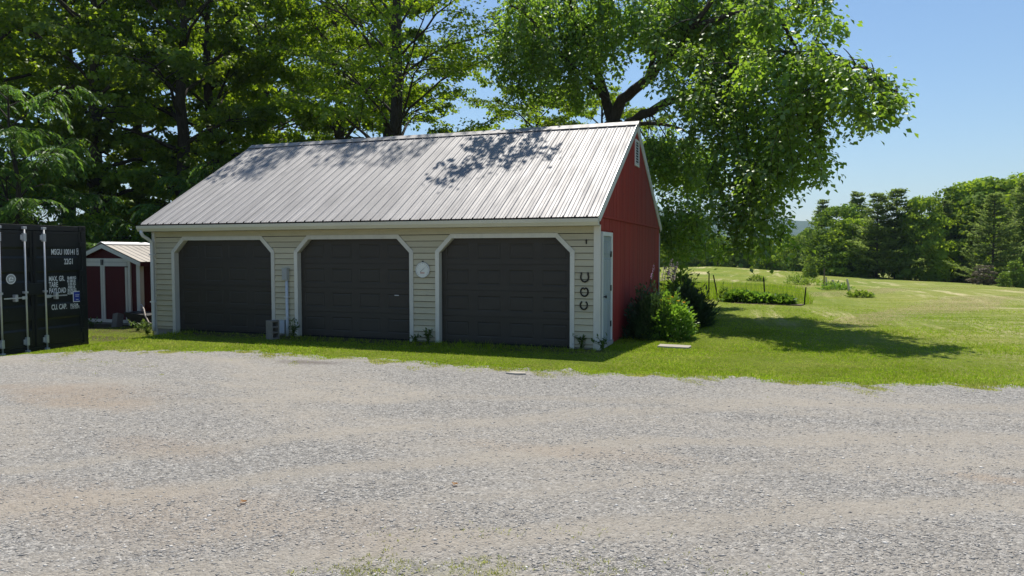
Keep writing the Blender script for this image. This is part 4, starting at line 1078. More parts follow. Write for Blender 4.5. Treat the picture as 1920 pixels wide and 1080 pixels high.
# ------------------------------------------------------------------ weeping tree behind the right end of the garage
def weeping():
    rg = np.random.default_rng(77); B = MB()
    base = np.array([-1.75, 10.6, tz(-1.75, 10.6)-.1])
    def A(u, v, d): return at(u, v, d)
    fork = A(1150, 228, 24.0)
    tr = bez(base, base*.5+fork*.5+np.array([.15, 0, 0]), fork, 9)
    B.tube(tr, list(np.linspace(.42, .30, 9)), 12)
    limbs = [
        ([fork, A(1140, 200, 24), A(1127, 150, 24.2), A(1100, 110, 24), A(1085, 70, 23.6), A(1070, 0, 23.2), A(1055, -90, 23)], .20),
        ([fork, A(1168, 185, 23.6), A(1209, 156, 22.8), A(1250, 110, 21.8), A(1300, 50, 20.8), A(1350, -20, 20), A(1400, -90, 19.5)], .21),
        ([A(1156, 250, 24), A(1190, 224, 23.3), A(1257, 192, 22), A(1310, 172, 21), A(1360, 145, 20), A(1430, 118, 19), A(1510, 112, 18.2), A(1570, 120, 17.2)], .17),
        ([A(1140, 190, 24), A(1100, 150, 23.4), A(1040, 90, 22.6), A(1000, 40, 22), A(960, 10, 21.6)], .10),
        ([A(1300, 50, 20.8), A(1400, 20, 19.6), A(1480, 15, 18.6), A(1550, 0, 18)], .08),
        ([A(1430, 118, 19), A(1500, 100, 17.6), A(1580, 115, 16.6), A(1640, 135, 16), A(1680, 175, 15.8)], .045),
        ([A(1209, 156, 22.8), A(1240, 60, 23.5), A(1260, -40, 24)], .10),
        ([A(1085, 70, 23.6), A(1150, 0, 23), A(1200, -70, 22.5)], .09),
        ([A(1150, 235, 24), A(1230, 230, 25), A(1290, 250, 25.4), A(1330, 300, 25.2)], .08),
    ]
    skel = []
    for pts, r in limbs:
        pts = np.array(pts); n = len(pts)
        # smooth by sampling a Catmull-Rom through the points
        out = []
        for i in range(n-1):
            p0, p1, p2, p3 = pts[max(i-1, 0)], pts[i], pts[i+1], pts[min(i+2, n-1)]
            for t in np.linspace(0, 1, 5)[:-1]:
                out.append(.5*((2*p1)+(-p0+p2)*t+(2*p0-5*p1+4*p2-p3)*t*t+(-p0+3*p1-3*p2+p3)*t**3))
        out.append(pts[-1]); out = np.array(out)+rg.normal(0, .025, (len(out), 3))
        out[0] = pts[0]
        B.tube(out, list(np.linspace(r, .025, len(out))), 8, False); skel.append(out)
    S = np.concatenate(skel)
    # hanging shoots: (u range, top v range, bottom v function, depth range, count)
    strands = []
    boughs = []
    def group(nb, k, u0, u1, vt, vb, d0, d1, sp=16):
        """nb drooping boughs, each of about k hanging shoots close together"""
        for b in range(nb):
            f = (b+rg.uniform(.1, .9))/nb; u = u0+(u1-u0)*f; d = rg.uniform(d0, d1)
            t0 = np.interp(f, np.linspace(0, 1, len(vt)), vt); b0 = np.interp(f, np.linspace(0, 1, len(vb)), vb)
            top = t0+(b0-t0)*rg.random()**1.5*.6; bot = top+(b0-top)*rg.uniform(.5, 1.0)
            boughs.append(at(u, top-6, d))
            for _ in range(max(3, int(rg.poisson(k)))):
                q = rg.normal(0, 1); t1 = top+abs(rg.normal(0, .10))*(bot-top)+rg.uniform(0, .45)*(bot-top)*(rg.random() < .5)
                e = bot-(bot-top)*(.10*q*q+rg.uniform(0, .22))
                strands.append((u+q*sp, t1, max(e, t1+26), d+rg.normal(0, .22)))
    group(14, 7, 1300, 1475, [40, 20, 40, 60], [370, 450, 480, 400], 16.4, 20.3)
    group(9, 6, 1410, 1545, [40, 62, 80], [185, 200, 190], 15.8, 18.6, 15)
    group(6, 4, 1560, 1655, [90, 100, 128], [165, 170, 200], 15.3, 16.8, 10)
    group(10, 7, 1230, 1420, [60, 60], [240, 260], 18.6, 21.5)
    group(10, 7, 1348, 1458, [260, 270, 260], [500, 532, 510], 16.6, 18.6)
    group(11, 7, 1455, 1548, [80, 90], [430, 380], 15.9, 19.3)
    group(7, 5, 1535, 1612, [100, 105, 115], [300, 250, 290], 15.2, 17.6, 13)
    group(9, 4, 1595, 1682, [118, 120, 175], [275, 240, 205], 14.8, 16.0, 11)
    group(12, 6, 1400, 1565, [-60, -40, 0], [95, 85, 65], 16.8, 19.8)
    group(34, 8, 1205, 1440, [-80, -80], [120, 190], 20.2, 23.5)
    group(24, 7, 1205, 1335, [225, 245], [360, 400], 22.0, 25.5)
    group(10, 6, 1238, 1335, [340, 380], [500, 522], 21.4, 24.6)
    group(26, 8, 950, 1130, [-80, -80], [190, 200, 215], 21.6, 25)
    group(18, 6, 1105, 1290, [-60, -20], [165, 150], 21.6, 25)
    group(9, 6, 965, 1120, [80, 110], [235, 235], 22.8, 26)
    group(7, 6, 865, 1030, [-170, -170], [-80, -90], 18.6, 20.2)
    group(12, 7, 1150, 1450, [-260, -260], [-60, -60], 21.0, 25)
    for p in boughs:
        k = np.argmin(((S-p)**2).sum(1)); near = S[k]; Lb = np.linalg.norm(near-p)
        if .3 < Lb < 2.4: B.tube(bez(near, near*.45+p*.55+np.array([0, 0, .12*Lb]), p, 7), list(np.linspace(min(.03, .010+.008*Lb), .008, 7)), 5, False)
    PP, DD, NN, LL = [], [], [], []
    for u, vt, vb, d in strands:
        p0 = at(u, vt, d); zb = at(u, vb, d)[2]; L = max(.35, p0[2]-zb)
        nS = max(4, int(L/.28)); t = np.linspace(0, 1, nS)
        sway = rg.normal(0, .16, 2)*L**.5
        az = rg.random()*6.28; out = .22*np.array([math.cos(az), math.sin(az)])
        pts = np.stack([p0[0]+out[0]*np.sin(t*2.2)+sway[0]*t*t, p0[1]+out[1]*np.sin(t*2.2)+sway[1]*t*t, p0[2]+.12*np.sin(t*3)*(1-t)-L*t], 1)
        B.tube(pts[::2] if nS > 6 else pts, list(np.linspace(.009, .003, len(pts[::2] if nS > 6 else pts))), 3, False)
        # join the shoot to the nearest limb with a thin branch
        k = np.argmin(((S-p0)**2).sum(1)); near = S[k]
        if rg.random() < .1 and np.linalg.norm(near-p0) < 1.2:
            B.tube(bez(near, near*.5+p0*.5+np.array([0, 0, .35]), pts[0], 5), list(np.linspace(.016, .006, 5)), 4, False)
        m = int(L*rg.uniform(22, 46))+12
        x = rg.random(m)*(nS-1)*.999; i = x.astype(int); p = pts[i]+(pts[i+1]-pts[i])*(x-i)[:, None]
        clump = .10+.16*(np.sin(x*1.9+rg.random()*6)**2); off = rv(rg, m)*(np.abs(rg.normal(0, 1, m))*clump)[:, None]; off[:, 2] *= .8
        PP.append(p+off); hd = unit(off*np.array([1, 1, .2])+rg.normal(0, .02, (m, 3)))
        DD.append(hd*1.0+np.array([0, 0, -.75])+rv(rg, m)*.5); NN.append(hd*.8+np.array([0, 0, .6])+rv(rg, m)*.6)
        LL.append(rg.uniform(.085, .165, m))
    P, D, Nn, L = np.concatenate(PP), np.concatenate(DD), np.concatenate(NN), np.concatenate(LL)
    ok = ~((P[:, 0] < .3) & (P[:, 1] < 7.6) & (P[:, 2] < HE+2.2-np.abs(P[:, 1]-GD/2)*.5))
    P, D, Nn, L = P[ok], D[ok], Nn[ok], L[ok]
    V, F = leaves(P, D, Nn, L, L*.80, rg, .16)
    t = thing('weeping_tree', 'large weeping tree with hanging leafy branches beside the red gable', 'tree', base)
    tm = B.mesh('trunk', M['bark_dark'], True); cm = np_mesh('crown', V, F, M['lf_weep'])
    for nme, me in (('trunk', tm), ('crown', cm)):
        o = link(nme, me, t); o.location = tuple(-base)
    return len(P)
weeping()

# ------------------------------------------------------------------ far treeline round the field
def lump_tree(seed, nl, leaf, per, shape='round'):
    """unit crown (height 1, from z=0.06 to 1): leafy lumps with gaps"""
    rg = np.random.default_rng(seed); Ps, Ns = [], []
    for k in range(nl):
        z = rg.uniform(.05, .95)
        if shape == 'round': rmax = .34*math.sin(math.pi*min(1, (z*.72+.28)))**.55
        else: rmax = .24*math.sin(math.pi*min(1, (z*.78+.22)))**.7
        a = rg.random()*6.28; r = rmax*math.sqrt(rg.uniform(.15, 1))
        c = np.array([r*math.cos(a), r*math.sin(a), z-.05]); rad = rg.uniform(.055, .115)*(1.1-.3*z)
        n = int(per*(rad/.085)**2); d = rv(rg, n); d[:, 2] = np.abs(d[:, 2])*rg.choice([1, 1, 1, -.5], n); d = unit(d)
        Ps.append(c+d*rad*np.array([1.15, 1.15, .75])*rg.uniform(.75, 1.12, n)[:, None]); Ns.append(unit(d+rv(rg, n)*.55))
    P, Nn = np.concatenate(Ps), np.concatenate(Ns); n = len(P)
    D = unit(np.cross(Nn, rv(rg, n))+np.array([0, 0, -.3]))
    L = leaf*rg.uniform(.6, 1.3, n); V, F = leaves(P, D, Nn, L, L*.9, rg, .1)
    B = MB(); B.tube([(0, 0, -.02), (.004, 0, .3), (0, .006, .6), (0, 0, .85)], [.016, .012, .008, .003], 7)
    for k in range(9):
        z = rg.uniform(.2, .7); a = rg.random()*6.28; B.tube([(0, 0, z), (.12*math.cos(a), .12*math.sin(a), z+.10), (.22*math.cos(a), .22*math.sin(a), z+.15)], [.006, .004, .002], 4, False)
    return B, V, F
def pine_tree(seed, whorls=46, dense=.62, width=.23):
    rg = np.random.default_rng(seed); B = MB(); B.tube([(0, 0, -.02), (0, 0, .5), (0, 0, .99)], [.014, .009, .002], 7)
    PP, DD, NN, LL = [], [], [], []
    for k in range(whorls):
        z = .05+.94*(k+rg.random()*1.5)/whorls; R_ = width*(1.02-z)**.75*rg.uniform(.75, 1.15)+.012
        for j in range(rg.integers(3, 5)):
            a = rg.random()*6.28; h = np.array([math.cos(a), math.sin(a), 0]); L = R_*rg.uniform(.45, 1.2); z = z+rg.normal(0, .008)
            br = bez(np.array([0, 0, z]), np.array([0, 0, z+.01])+h*L*.6, np.array([0, 0, z+L*rg.uniform(.05, .5)])+h*L, 6)
            B.tube(br[::5], [.0035, .001], 3, False)
            n = int((26+L*260)*dense); q = rg.uniform(.18, 1, n)*4.999; i = q.astype(int); p = br[i]+(br[i+1]-br[i])*(q-i)[:, None]
            lat = np.array([-h[1], h[0], 0]); wd = (.035*np.sin(np.clip(q/5, .1, .95)*3.0))
            p = p+lat*(rg.normal(0, 1, n)*wd)[:, None]; p[:, 2] += rg.normal(.004, .005, n)
            PP.append(p); DD.append(h*.8+lat*rg.normal(0, .7, n)[:, None]+np.array([0, 0, .45])+rg.normal(0, .25, (n, 3))); NN.append(np.array([0, 0, 1.])+rv(rg, n)*.7); LL.append(rg.uniform(.022, .044, n))
    P, D, Nn, L = (np.concatenate(x) for x in (PP, DD, NN, LL))
    V, F = leaves(P, D, Nn, L, L*.42, rg, .1); return B, V, F
def far_pair(gen, leafm, barkm=None):
    B, V, F = gen; return B.mesh('trunk', barkm or M['bark'], True), np_mesh('crown', V, F, leafm)
fA = far_pair(lump_tree(31, 120, .030, 115), M['lf_far']); fB = far_pair(lump_tree(32, 110, .030, 115), M['lf_far2'])
fC = far_pair(lump_tree(33, 90, .032, 100, 'slim'), M['lf_far']); pA = far_pair(pine_tree(41, 46, .8, .30), M['lf_pine']); pB = far_pair(pine_tree(42, 42, .85, .40), M['lf_pine'])
fD = far_pair(lump_tree(34, 34, .024, 60, 'slim'), M['lf_far2'])
def far_tree(u, vtop, d, me, wid, name, label, group, vb=None, rz=0):
    if me in (fA, fB, fC): wid *= 1.28; vtop -= 12 if d < 90 else -4
    if d > 90: vtop += 6
    p = at(u, 473.6, d); x, y = p[0], p[1]; z0 = tz(x, y)
    ztop = at(u, vtop, d)[2]; h = ztop-z0
    t = put_tree(name, label, (x, y), *me, rz=rz, sc=(h*wid, h*wid, h), group=group); return t
G1 = 'trees along the edge of the hay field'
front = [  # u, top v, distance, kind, width, name, label
 (1541, 386, 84, pA, 1.1, 'pine_tree', 'dark pointed pine at the left end of the right-hand tree line'),
 (1572, 397, 76, fB, .95, 'broadleaf_tree', 'broad tree just right of the first pointed pine'),
 (1606, 371, 86, pA, 1.15, 'pine_tree', 'slim pine poking above the broad crowns left of the big twin pine'),
 (1598, 425, 73, fA, 1.0, 'broadleaf_tree', 'bright green tree low in front of the slim pine'),
 (1644, 372, 70, pB, 1.15, 'pine_tree', 'left half of the big feathery twin pine on the field edge'),
 (1680, 364, 70, pB, 1.15, 'pine_tree', 'right half of the big feathery twin pine on the field edge'),
 (1726, 382, 69, fA, .72, 'broadleaf_tree', 'bright yellow-green tree directly right of the twin pine'),
 (1757, 362, 86, fD, .8, 'broadleaf_tree', 'thin airy tree top standing behind the bright green tree'),
 (1768, 388, 72, pA, 1.1, 'pine_tree', 'dull dark pine between two bright broadleaf trees'),
 (1800, 359, 74, fB, .85, 'broadleaf_tree', 'rounded tree right of the dull dark pine'),
 (1838, 346, 72, fA, .85, 'broadleaf_tree', 'tall bright rounded tree third from the right edge'),
 (1862, 372, 60, pB, 1.0, 'pine_tree', 'wide pine with layered limbs in front of the tall rounded trees'),
 (1893, 316, 84, fD, .75, 'broadleaf_tree', 'tallest airy tree top near the right edge'),
 (1890, 338, 70, fC, 1.1, 'broadleaf_tree', 'tall bright tree under the airy top near the right edge'),
 (1922, 345, 62, pB, .9, 'pine_tree', 'large dark pine cut by the right edge of the picture'),
 (1512, 418, 95, fB, .9, 'broadleaf_tree', 'tree just left of the first pointed pine at the field end'),
 (1484, 428, 98, fA, .95, 'broadleaf_tree', 'pale green tree seen right of the hanging branches'),
 (1462, 420, 105, pA, .9, 'pine_tree', 'small pine seen right of the hanging branches'),
 (1438, 432, 102, fA, .9, 'broadleaf_tree', 'tree half hidden behind the right side of the hanging branches'),
 (1346, 428, 104, fA, .95, 'broadleaf_tree', 'round bright tree seen left of the hanging branches'),
 (1318, 410, 112, pA, 1.2, 'pine_tree', 'right one of two pointed pines left of the hanging branches'),
 (1296, 404, 112, pA, 1.2, 'pine_tree', 'left one of two pointed pines left of the hanging branches'),
 (1284, 432, 104, fB, .95, 'broadleaf_tree', 'dark round tree below the two pointed pines'),
 (1262, 424, 108, fA, .9, 'broadleaf_tree', 'leafy tree beside the rear corner of the red gable'),
 (1380, 430, 106, fB, .9, 'broadleaf_tree', 'tree directly behind the lowest hanging branches'),
 (1412, 428, 106, fC, 1.0, 'broadleaf_tree', 'slim tree directly behind the lowest hanging branches'),
 (1958, 330, 64, fA, .9, 'broadleaf_tree', 'broad green tree cut off by the right edge behind the large dark pine'),
]
rf = random.Random(9)
for (u, v, d, me, w, nm, lab) in front: far_tree(u, v-(9 if u > 1535 else 0), d, me, w, nm, lab, G1, rz=rf.random()*6.28)
# saplings and shrubs at the foot of the tree line
fS = far_pair(lump_tree(36, 40, .055, 60, 'slim'), M['lf_bright'])
far_tree(1520, 472, 62, fS, .9, 'sapling', 'bright green sapling at the dark foot of the field trees', 'saplings at the field edge')
far_tree(1906, 478, 52, fS, 1.2, 'sapling', 'bright green sapling in front of the pines at the right edge', 'saplings at the field edge', rz=2)
far_tree(1884, 505, 51, fS, 1.3, 'shrub', 'low pale shrub left of the sapling at the right edge', 'saplings at the field edge', rz=4)
fDead = far_pair(lump_tree(37, 45, .05, 50), M['lf_dead'], M['bark'])
far_tree(1846, 492, 54, fDead, 1.7, 'brush_pile', 'brown dead brush at the foot of the right-hand pines', 'saplings at the field edge')
# the wood behind reads as one mass
def mass():
    rg = np.random.default_rng(50); parts = []
    for _ in range(230):
        u = rg.uniform(1150, 2150); k = np.interp(u, [1150, 1530, 1600, 1920, 2150], [115, 108, 86, 78, 74]); d = k+rg.uniform(-3, 22)
        vt = np.interp(u, [1150, 1300, 1500, 1560, 1640, 1760, 1850, 1920, 2150], [436, 440, 442, 412, 395, 392, 370, 352, 340])+rg.uniform(8, 75)
        p = at(u, 473.6, d); z0 = tz(p[0], p[1]); h = at(u, vt, d)[2]-z0
        n = 330; dd = rv(rg, n); dd[:, 2] = np.abs(dd[:, 2])*1.0-.2
        P = np.array([p[0], p[1], z0+h*.5])+dd*np.array([h*.26, h*.26, h*.5])*rg.uniform(.6, 1.05, n)[:, None]; P[:, 2] = np.maximum(P[:, 2], z0+.1)
        Nn = unit(dd+rv(rg, n)*.6); D = np.cross(Nn, rv(rg, n)); L = rg.uniform(.4, .8, n)
        parts.append(leaves(P, D, Nn, L, L*.9, rg, .1))
    V, F = join(parts); o = link('woodland', np_mesh('woodland', V, F, M['lf_far2'])); tag(o, 'dense wood standing behind the field edge trees', 'woodland', kind='stuff')
mass()

# ------------------------------------------------------------------ planting by the gable and in the field
def leafy_bush(seed, rx, ry, h, n, leafL, ratio, mat, name, label, loc, cat='bush', stems=14, up=.4, shell=.55, group=None):
    rg = np.random.default_rng(seed); z0 = tz(loc[0], loc[1])
    t = thing(name, label, cat, (loc[0], loc[1], z0-.01), 0, group)
    d = rv(rg, n); d[:, 2] = np.abs(d[:, 2]); r = rg.uniform(shell, 1.0, n)**.6
    lump = rg.uniform(.72, 1.12, n)+.26*np.sin(d[:, 0]*7+seed)*np.sin(d[:, 1]*6+seed*2)+.1*np.sin(d[:, 2]*9+d[:, 0]*5)
    P = d*np.array([rx, ry, h])*(r*lump)[:, None]; P[:, 2] = np.maximum(P[:, 2], .02)
    D = unit(d*np.array([1, 1, .4])+np.array([0, 0, up])+rv(rg, n)*.55); Nn = unit(np.array([0, 0, 1.])+d*.5+rv(rg, n)*.5)
    L = leafL*rg.uniform(.6, 1.3, n); V, F = leaves(P, D, Nn, L, L*ratio, rg, .12)
    link('foliage', np_mesh('foliage', V, F, mat), t)
    B = MB()
    for k in range(stems):
        a = rg.random()*6.28; q = rg.uniform(.2, .8)
        B.tube([(rx*.15*math.cos(a), ry*.15*math.sin(a), -.02), (rx*q*.6*math.cos(a), ry*q*.6*math.sin(a), h*.4), (rx*q*math.cos(a), ry*q*math.sin(a), h*.8)], [.008, .006, .003], 4, False)
    B.build('stems', M['lf_weed'], t); return t
b1 = leafy_bush(61, .52, .90, .98, 5200, .085, .4, M['lf_bush'], 'perennial_clump', 'tall dark perennial clump with pale purple flower spikes by the side door', (.52, 2.55), up=.9)
rg = np.random.default_rng(62)
for k, (dx, dy) in enumerate(((.28, .1), (.33, .42), (.36, .62), (.38, .78), (.40, 1.02), (.2, .3), (.05, -.1), (.3, .9))):
    m_ = 46; q = rg.random(m_); hh = 1.15+.12*rg.random(); top = rg.uniform(.28, .42)
    P = np.stack([dx+.06*q+rg.normal(0, .012, m_), dy+rg.normal(0, .012, m_), hh+top*q], 1); D = rv(rg, m_)+np.array([0, 0, .5])
    V, F = leaves(P, D, rv(rg, m_), np.full(m_, .024)*(1.2-.6*q), np.full(m_, .018), rg)
    sp = link('flower_spike', np_mesh('flower_spike', V, F, M['fl_purple']), b1)
    MB().tube([(dx-.05, dy, .7), (dx+.06, dy, hh+top)], .005, 4, False).build('flower_stem', M['lf_weed'], sp)
b2 = leafy_bush(63, .46, .56, .86, 3200, .085, .62, M['lf_lime'], 'flowering_bush', 'lime green flowering bush with yellow blooms beside the dark clump', (1.02, 2.35), up=.5)
for k in range(11):
    a = rg.random()*6.28; r = rg.uniform(.05, .3); zz = .86*math.sqrt(max(.05, 1-(r/.5)**2))+.02; m_ = 9; an = np.linspace(0, 6.28, m_, endpoint=False)
    D = np.stack([np.cos(an), np.sin(an), np.full(m_, .5)], 1); P = np.tile(np.array([r*math.cos(a), r*math.sin(a)*1.1, zz]), (m_, 1))
    V, F = leaves(P, D, np.tile([0, 0, 1.], (m_, 1)), np.full(m_, .045), np.full(m_, .03), rg)
    link('flower', np_mesh('flower', V, F, M['fl_yellow']), b2)
leafy_bush(64, .58, .8, .9, 4400, .16, .26, M['lf_bush'], 'peony_bush', 'dark rounded bush with narrow leaves behind the lime green bush', (1.02, 5.2), up=.35)
leafy_bush(65, .45, .55, .8, 1600, .15, .28, M['lf_bush'], 'peony_bush', 'dark low bush between the lime bush and the garage wall', (.75, 4.0), up=.35)
leafy_bush(66, .5, .6, 1.5, 1500, .12, .6, M['lf_weep'], 'shrub', 'leafy shrub at the rear corner of the red gable', (.55, 7.5), up=.3)
# garden bed row: each plant on its own
sb = np.random.default_rng(70)
bed0, bed1 = np.array([1.55, 14.9]), np.array([3.35, 14.4])
soil = thing('garden_bed', 'narrow soil bed under the leafy row beside the wire fence', 'garden bed', (2.4, 14.55, tz(2.4, 14.55)))
MB().prism([(-1.7, -.1, -.03), (-.6, -.42, -.03), (1.5, -.62, -.03), (1.65, .0, -.03), (-.4, .45, -.03), (-1.5, .5, -.03)], (0, 0, .045)).build('soil', M['soil'], soil)
for k in range(9):
    f = k/8; p = bed0+(bed1-bed0)*f+sb.normal(0, .06, 2)
    ordn = ['first', 'second', 'third', 'fourth', 'fifth', 'sixth', 'seventh', 'eighth', 'ninth'][k]
    leafy_bush(80+k, .27, .3, (.36 if k < 6 else .28)*sb.uniform(.85, 1.1), 420, .17, .55, M['lf_bed'], 'bed_plant', 'leafy green plant in the garden bed, %s from its left end' % ordn, p, 'plant', 5, .3, group='plants in the garden bed row')
leafy_bush(91, .22, .25, .55, 240, .12, .55, M['lf_bright'], 'bed_plant', 'pale green plant at the fence post left of the garden bed', (1.25, 15.3), 'plant', 4)
# wire garden fence
fz = lambda x, y: tz(x, y)
posts = [((.62, 16.2), 1.0, (0, 0), 'upright dark post at the left end of the wire garden fence'), ((1.02, 15.7), .95, (-.2, .02), 'leaning dark post of the wire garden fence'),
         ((2.72, 15.6), .92, (-.07, .02), 'thin dark post behind the garden bed row'), ((4.05, 14.9), .62, (.05, 0), 'short thin post at the right end of the garden bed')]
for (x, y), h, (lx, ly), lab in posts:
    t = thing('fence_post', lab, 'post', (x, y, fz(x, y)), 0, 'posts of the garden fence')
    MB().tube([(0, 0, -.1), (lx*.5, ly*.5, h*.5), (lx, ly, h)], [.026, .025, .023], 7).build('post', M['iron'], t)
    MB().box(lx-.02, lx+.02, ly-.02, ly+.02, h, h+.015).build('post_cap', M['iron'], t)
fn = thing('wire_fence', 'thin wire mesh fence strung between the garden posts', 'fence', (.62, 16.2, fz(.62, 16.2)))
pp = [np.array([*p[0], fz(*p[0])]) for p in posts]; pp = [np.array([-3.5, 17.6, fz(-3.5, 17.6)])]+pp
for h in (.12, .25, .38, .51, .64, .78):
    mb = MB()
    mb.tube([q+np.array([0, 0, h*(.7 if i == 4 else 1)])-pp[1] for i, q in enumerate(pp)], .0035, 4, False); mb.build('strand', M['wire'], fn)
for i in range(4):
    mb = MB(); a, b = pp[i], pp[i+1]; L = np.linalg.norm(b-a); m_ = int(L/.16)
    for k in range(1, m_):
        q = a+(b-a)*k/m_-pp[1]; mb.tube([q+np.array([0, 0, .12]), q+np.array([0, 0, .64 if i == 3 else .78])], .0025, 3, False)
    mb.build('mesh_wires', M['wire'], fn)
# old posts further out in the field
for (u, v, d, h, lean, mat, lab) in ((1545, 530, 44, 1.05, (0, 0), 'wood_post', 'tall thin dark post standing in the field'), (1550, 530, 43.5, .55, (-.05, 0), 'post_pale', 'short pale post beside the tall thin dark post'),
        (1570, 536, 38, .48, (-.25, 0), 'post_pale', 'leaning grey stake left of the two field posts'), (1580, 534, 38, .34, (-.06, 0), 'post_pale', 'short grey stake between the leaning field posts'), (1593, 544, 35, .60, (-.13, 0), 'post_pale', 'thick weathered leaning post nearest in the field')):
    p = at(u, v, d); x, y = p[0], p[1]
    t = thing('field_post', lab, 'post', (x, y, tz(x, y)), 0, 'old posts in the field')
    MB().tube([(0, 0, -.1), (lean[0]*.5, 0, h*.5), (lean[0], 0, h)], [.06 if mat == 'post_pale' else .04, .055 if mat == 'post_pale' else .04, .045], 7).build('post', M[mat], t)
for k, (u, v, d, r, h, mat, lab) in enumerate(((1494, 527, 46, .75, .65, 'lf_far2', 'round grey-green shrub in the middle of the field'), (1524, 527, 45, .95, .42, 'lf_bright', 'low yellow-green weeds beside the field post'),
        (1568, 541, 37, .8, .30, 'lf_bed', 'patch of weeds round the leaning field stakes'), (1612, 553, 31, .5, .20, 'lf_bright', 'small yellow-green weeds right of the weathered field post'), (1420, 516, 50, .6, .35, 'lf_bright', 'pale weeds far out in the field'))):
    p = at(u, v, d); leafy_bush(100+k, r, r*.8, h, 420, .16, .5, M[mat], 'field_weeds' if k else 'shrub', lab, (p[0], p[1]), 'plant', 4)

# ------------------------------------------------------------------ weeds along the walls
def weed(seed, loc, h, n, label, r=.18):
    rg = np.random.default_rng(seed); z0 = tz(*loc); t = thing('weed', label, 'weed', (loc[0], loc[1], z0), 0, 'weeds along the walls')
    B = MB(); PP, DD = [], []
    for k in range(6):
        a = rg.random()*6.28; e = np.array([r*math.cos(a)*rg.uniform(.3, 1), r*.5*math.sin(a), h*rg.uniform(.5, 1)])
        path = bez(np.zeros(3), np.array([0, 0, h*.5]), e, 5); B.tube(path, .004, 3, False)
        q = rg.random(n//6)*3.99; i = q.astype(int); PP.append(path[i]+(path[i+1]-path[i])*(q-i)[:, None]); 
    P = np.concatenate(PP); m_ = len(P); D = rv(rg, m_)+np.array([0, 0, .4]); Nn = np.array([0, 0, 1.])+rv(rg, m_)*.6
    L = rg.uniform(.05, .11, m_); V, F = leaves(P, D, Nn, L, L*.45, rg)
    link('leaves', np_mesh('leaves', V, F, M['lf_weed']), t); B.build('stems', M['lf_weed'], t)
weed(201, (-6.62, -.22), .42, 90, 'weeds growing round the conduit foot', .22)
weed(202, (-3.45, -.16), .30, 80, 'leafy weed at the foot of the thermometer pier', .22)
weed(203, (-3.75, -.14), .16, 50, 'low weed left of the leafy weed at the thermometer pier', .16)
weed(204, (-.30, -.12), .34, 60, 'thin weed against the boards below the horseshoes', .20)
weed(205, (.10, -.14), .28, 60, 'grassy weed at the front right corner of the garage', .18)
weed(206, (-10.9, .0), .40, 130, 'bright weeds at the foot of the downspout', .30)
weed(207, (-11.5, .8), .34, 120, 'ground ivy between the shed and the downspout', .40)
weed(208, (-12.6, 1.3), .30, 110, 'dark weeds in front of the shed corner', .45)
weed(209, (-14.6, 1.6), .26, 110, 'dark weeds in front of the shed doors', .55)

# ------------------------------------------------------------------ grass
def blades(x, y, z, h, w, rg, lean=.5, per=3):
    n = len(x); x = np.repeat(x, per)+rg.normal(0, .012, n*per); y = np.repeat(y, per)+rg.normal(0, .012, n*per); z = np.repeat(z, per); h = np.repeat(h, per)*rg.uniform(.6, 1.2, n*per); w = np.repeat(np.broadcast_to(w, n), per)
    n *= per; a = rg.random(n)*6.28; ca, sa = np.cos(a), np.sin(a); la = rg.random(n)*6.28; ll = np.abs(rg.normal(0, lean, n))*h
    p0 = np.stack([x-ca*w, y-sa*w, z-.004], 1); p1 = np.stack([x+ca*w, y+sa*w, z-.004], 1); p2 = np.stack([x+np.cos(la)*ll, y+np.sin(la)*ll, z+h], 1)
    V = np.stack([p0, p1, p2], 1).reshape(-1, 3); return V, np.arange(n*3).reshape(-1, 3)
def hay_mask(x, y):
    q = np.sin((x*.95-y*.42)*1.05+.6*np.sin(y*.4)+.5*np.sin(x*.7+y*.25))+.5*np.sin(x*.9-y*.5+1.2)+.45*np.sin(x*.31+y*.23)+.35*np.sin(x*2.3+y*1.7)*np.sin(y*2.9-x)
    return q*smooth((x*.8+y*.25-4.2)/2.5)
def clear(x, y):
    """free of buildings"""
    k = ~((x > -GL-.02) & (x < .06) & (y > -.03) & (y < GD+.05))
    k &= ~((x < -10.75) & (y > -4.1) & (y < -1.55)); k &= ~((x > -16.3) & (x < -13.6) & (y > 2.35)); k &= ~((np.abs(x-1.27) < .34) & (np.abs(y-.88) < .2))
    return k
rg = np.random.default_rng(90)
parts = []
# lawn in front of and beside the garage
n = 210000
d = np.exp(rg.uniform(math.log(9.2), math.log(30), n)); az = rg.uniform(-.70, .66, n)
x = CAM[0]+d*(np.sin(az)*_c+np.cos(az)*_s)/np.cos(az)*1; y = CAM[1]+d*(np.cos(az)*_c-np.sin(az)*_s)/np.cos(az)*1
k = clear(x, y) & ((hay_mask(x, y)+rg.normal(0, .25, n) < .62) | (rg.random(n) < .22)) & (rg.random(n) < 1.15-smooth((d-15)/14)) & (y > edge_y(x)-.30+np.abs(rg.normal(0, .20, n))+.55*np.clip(np.sin(x*3.1)+np.sin(x*7.3+1)+rg.normal(0, .8, n)-.9, 0, 1)) & ~((x < -14) & (y > 0))
x, y, d = x[k], y[k], d[k]; z = terrain(x, y)+.02*(1-smooth((y-edge_y(x)-.1)/.3))
patchy = np.sin(x*1.7+y*.8)+np.sin(x*.6-y*1.9+2)
h = rg.uniform(.012, .032, len(x))*(1+.3*patchy); kk = ~((y > -.45) & (x < .2) & (y < .1) & (rg.random(len(x)) < .6)); x, y, z, h, d = x[kk], y[kk], z[kk], h[kk], d[kk]  # blades thinned by the front wall so the shadow-deepening soil shows
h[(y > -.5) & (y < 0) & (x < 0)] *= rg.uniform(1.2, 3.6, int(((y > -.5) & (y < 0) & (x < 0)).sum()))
parts.append(blades(x, y, z, h, .0042*np.sqrt(d/10), rg, .9))
V, F = join(parts)
mg, nt, out = new_mat('grass_blades')
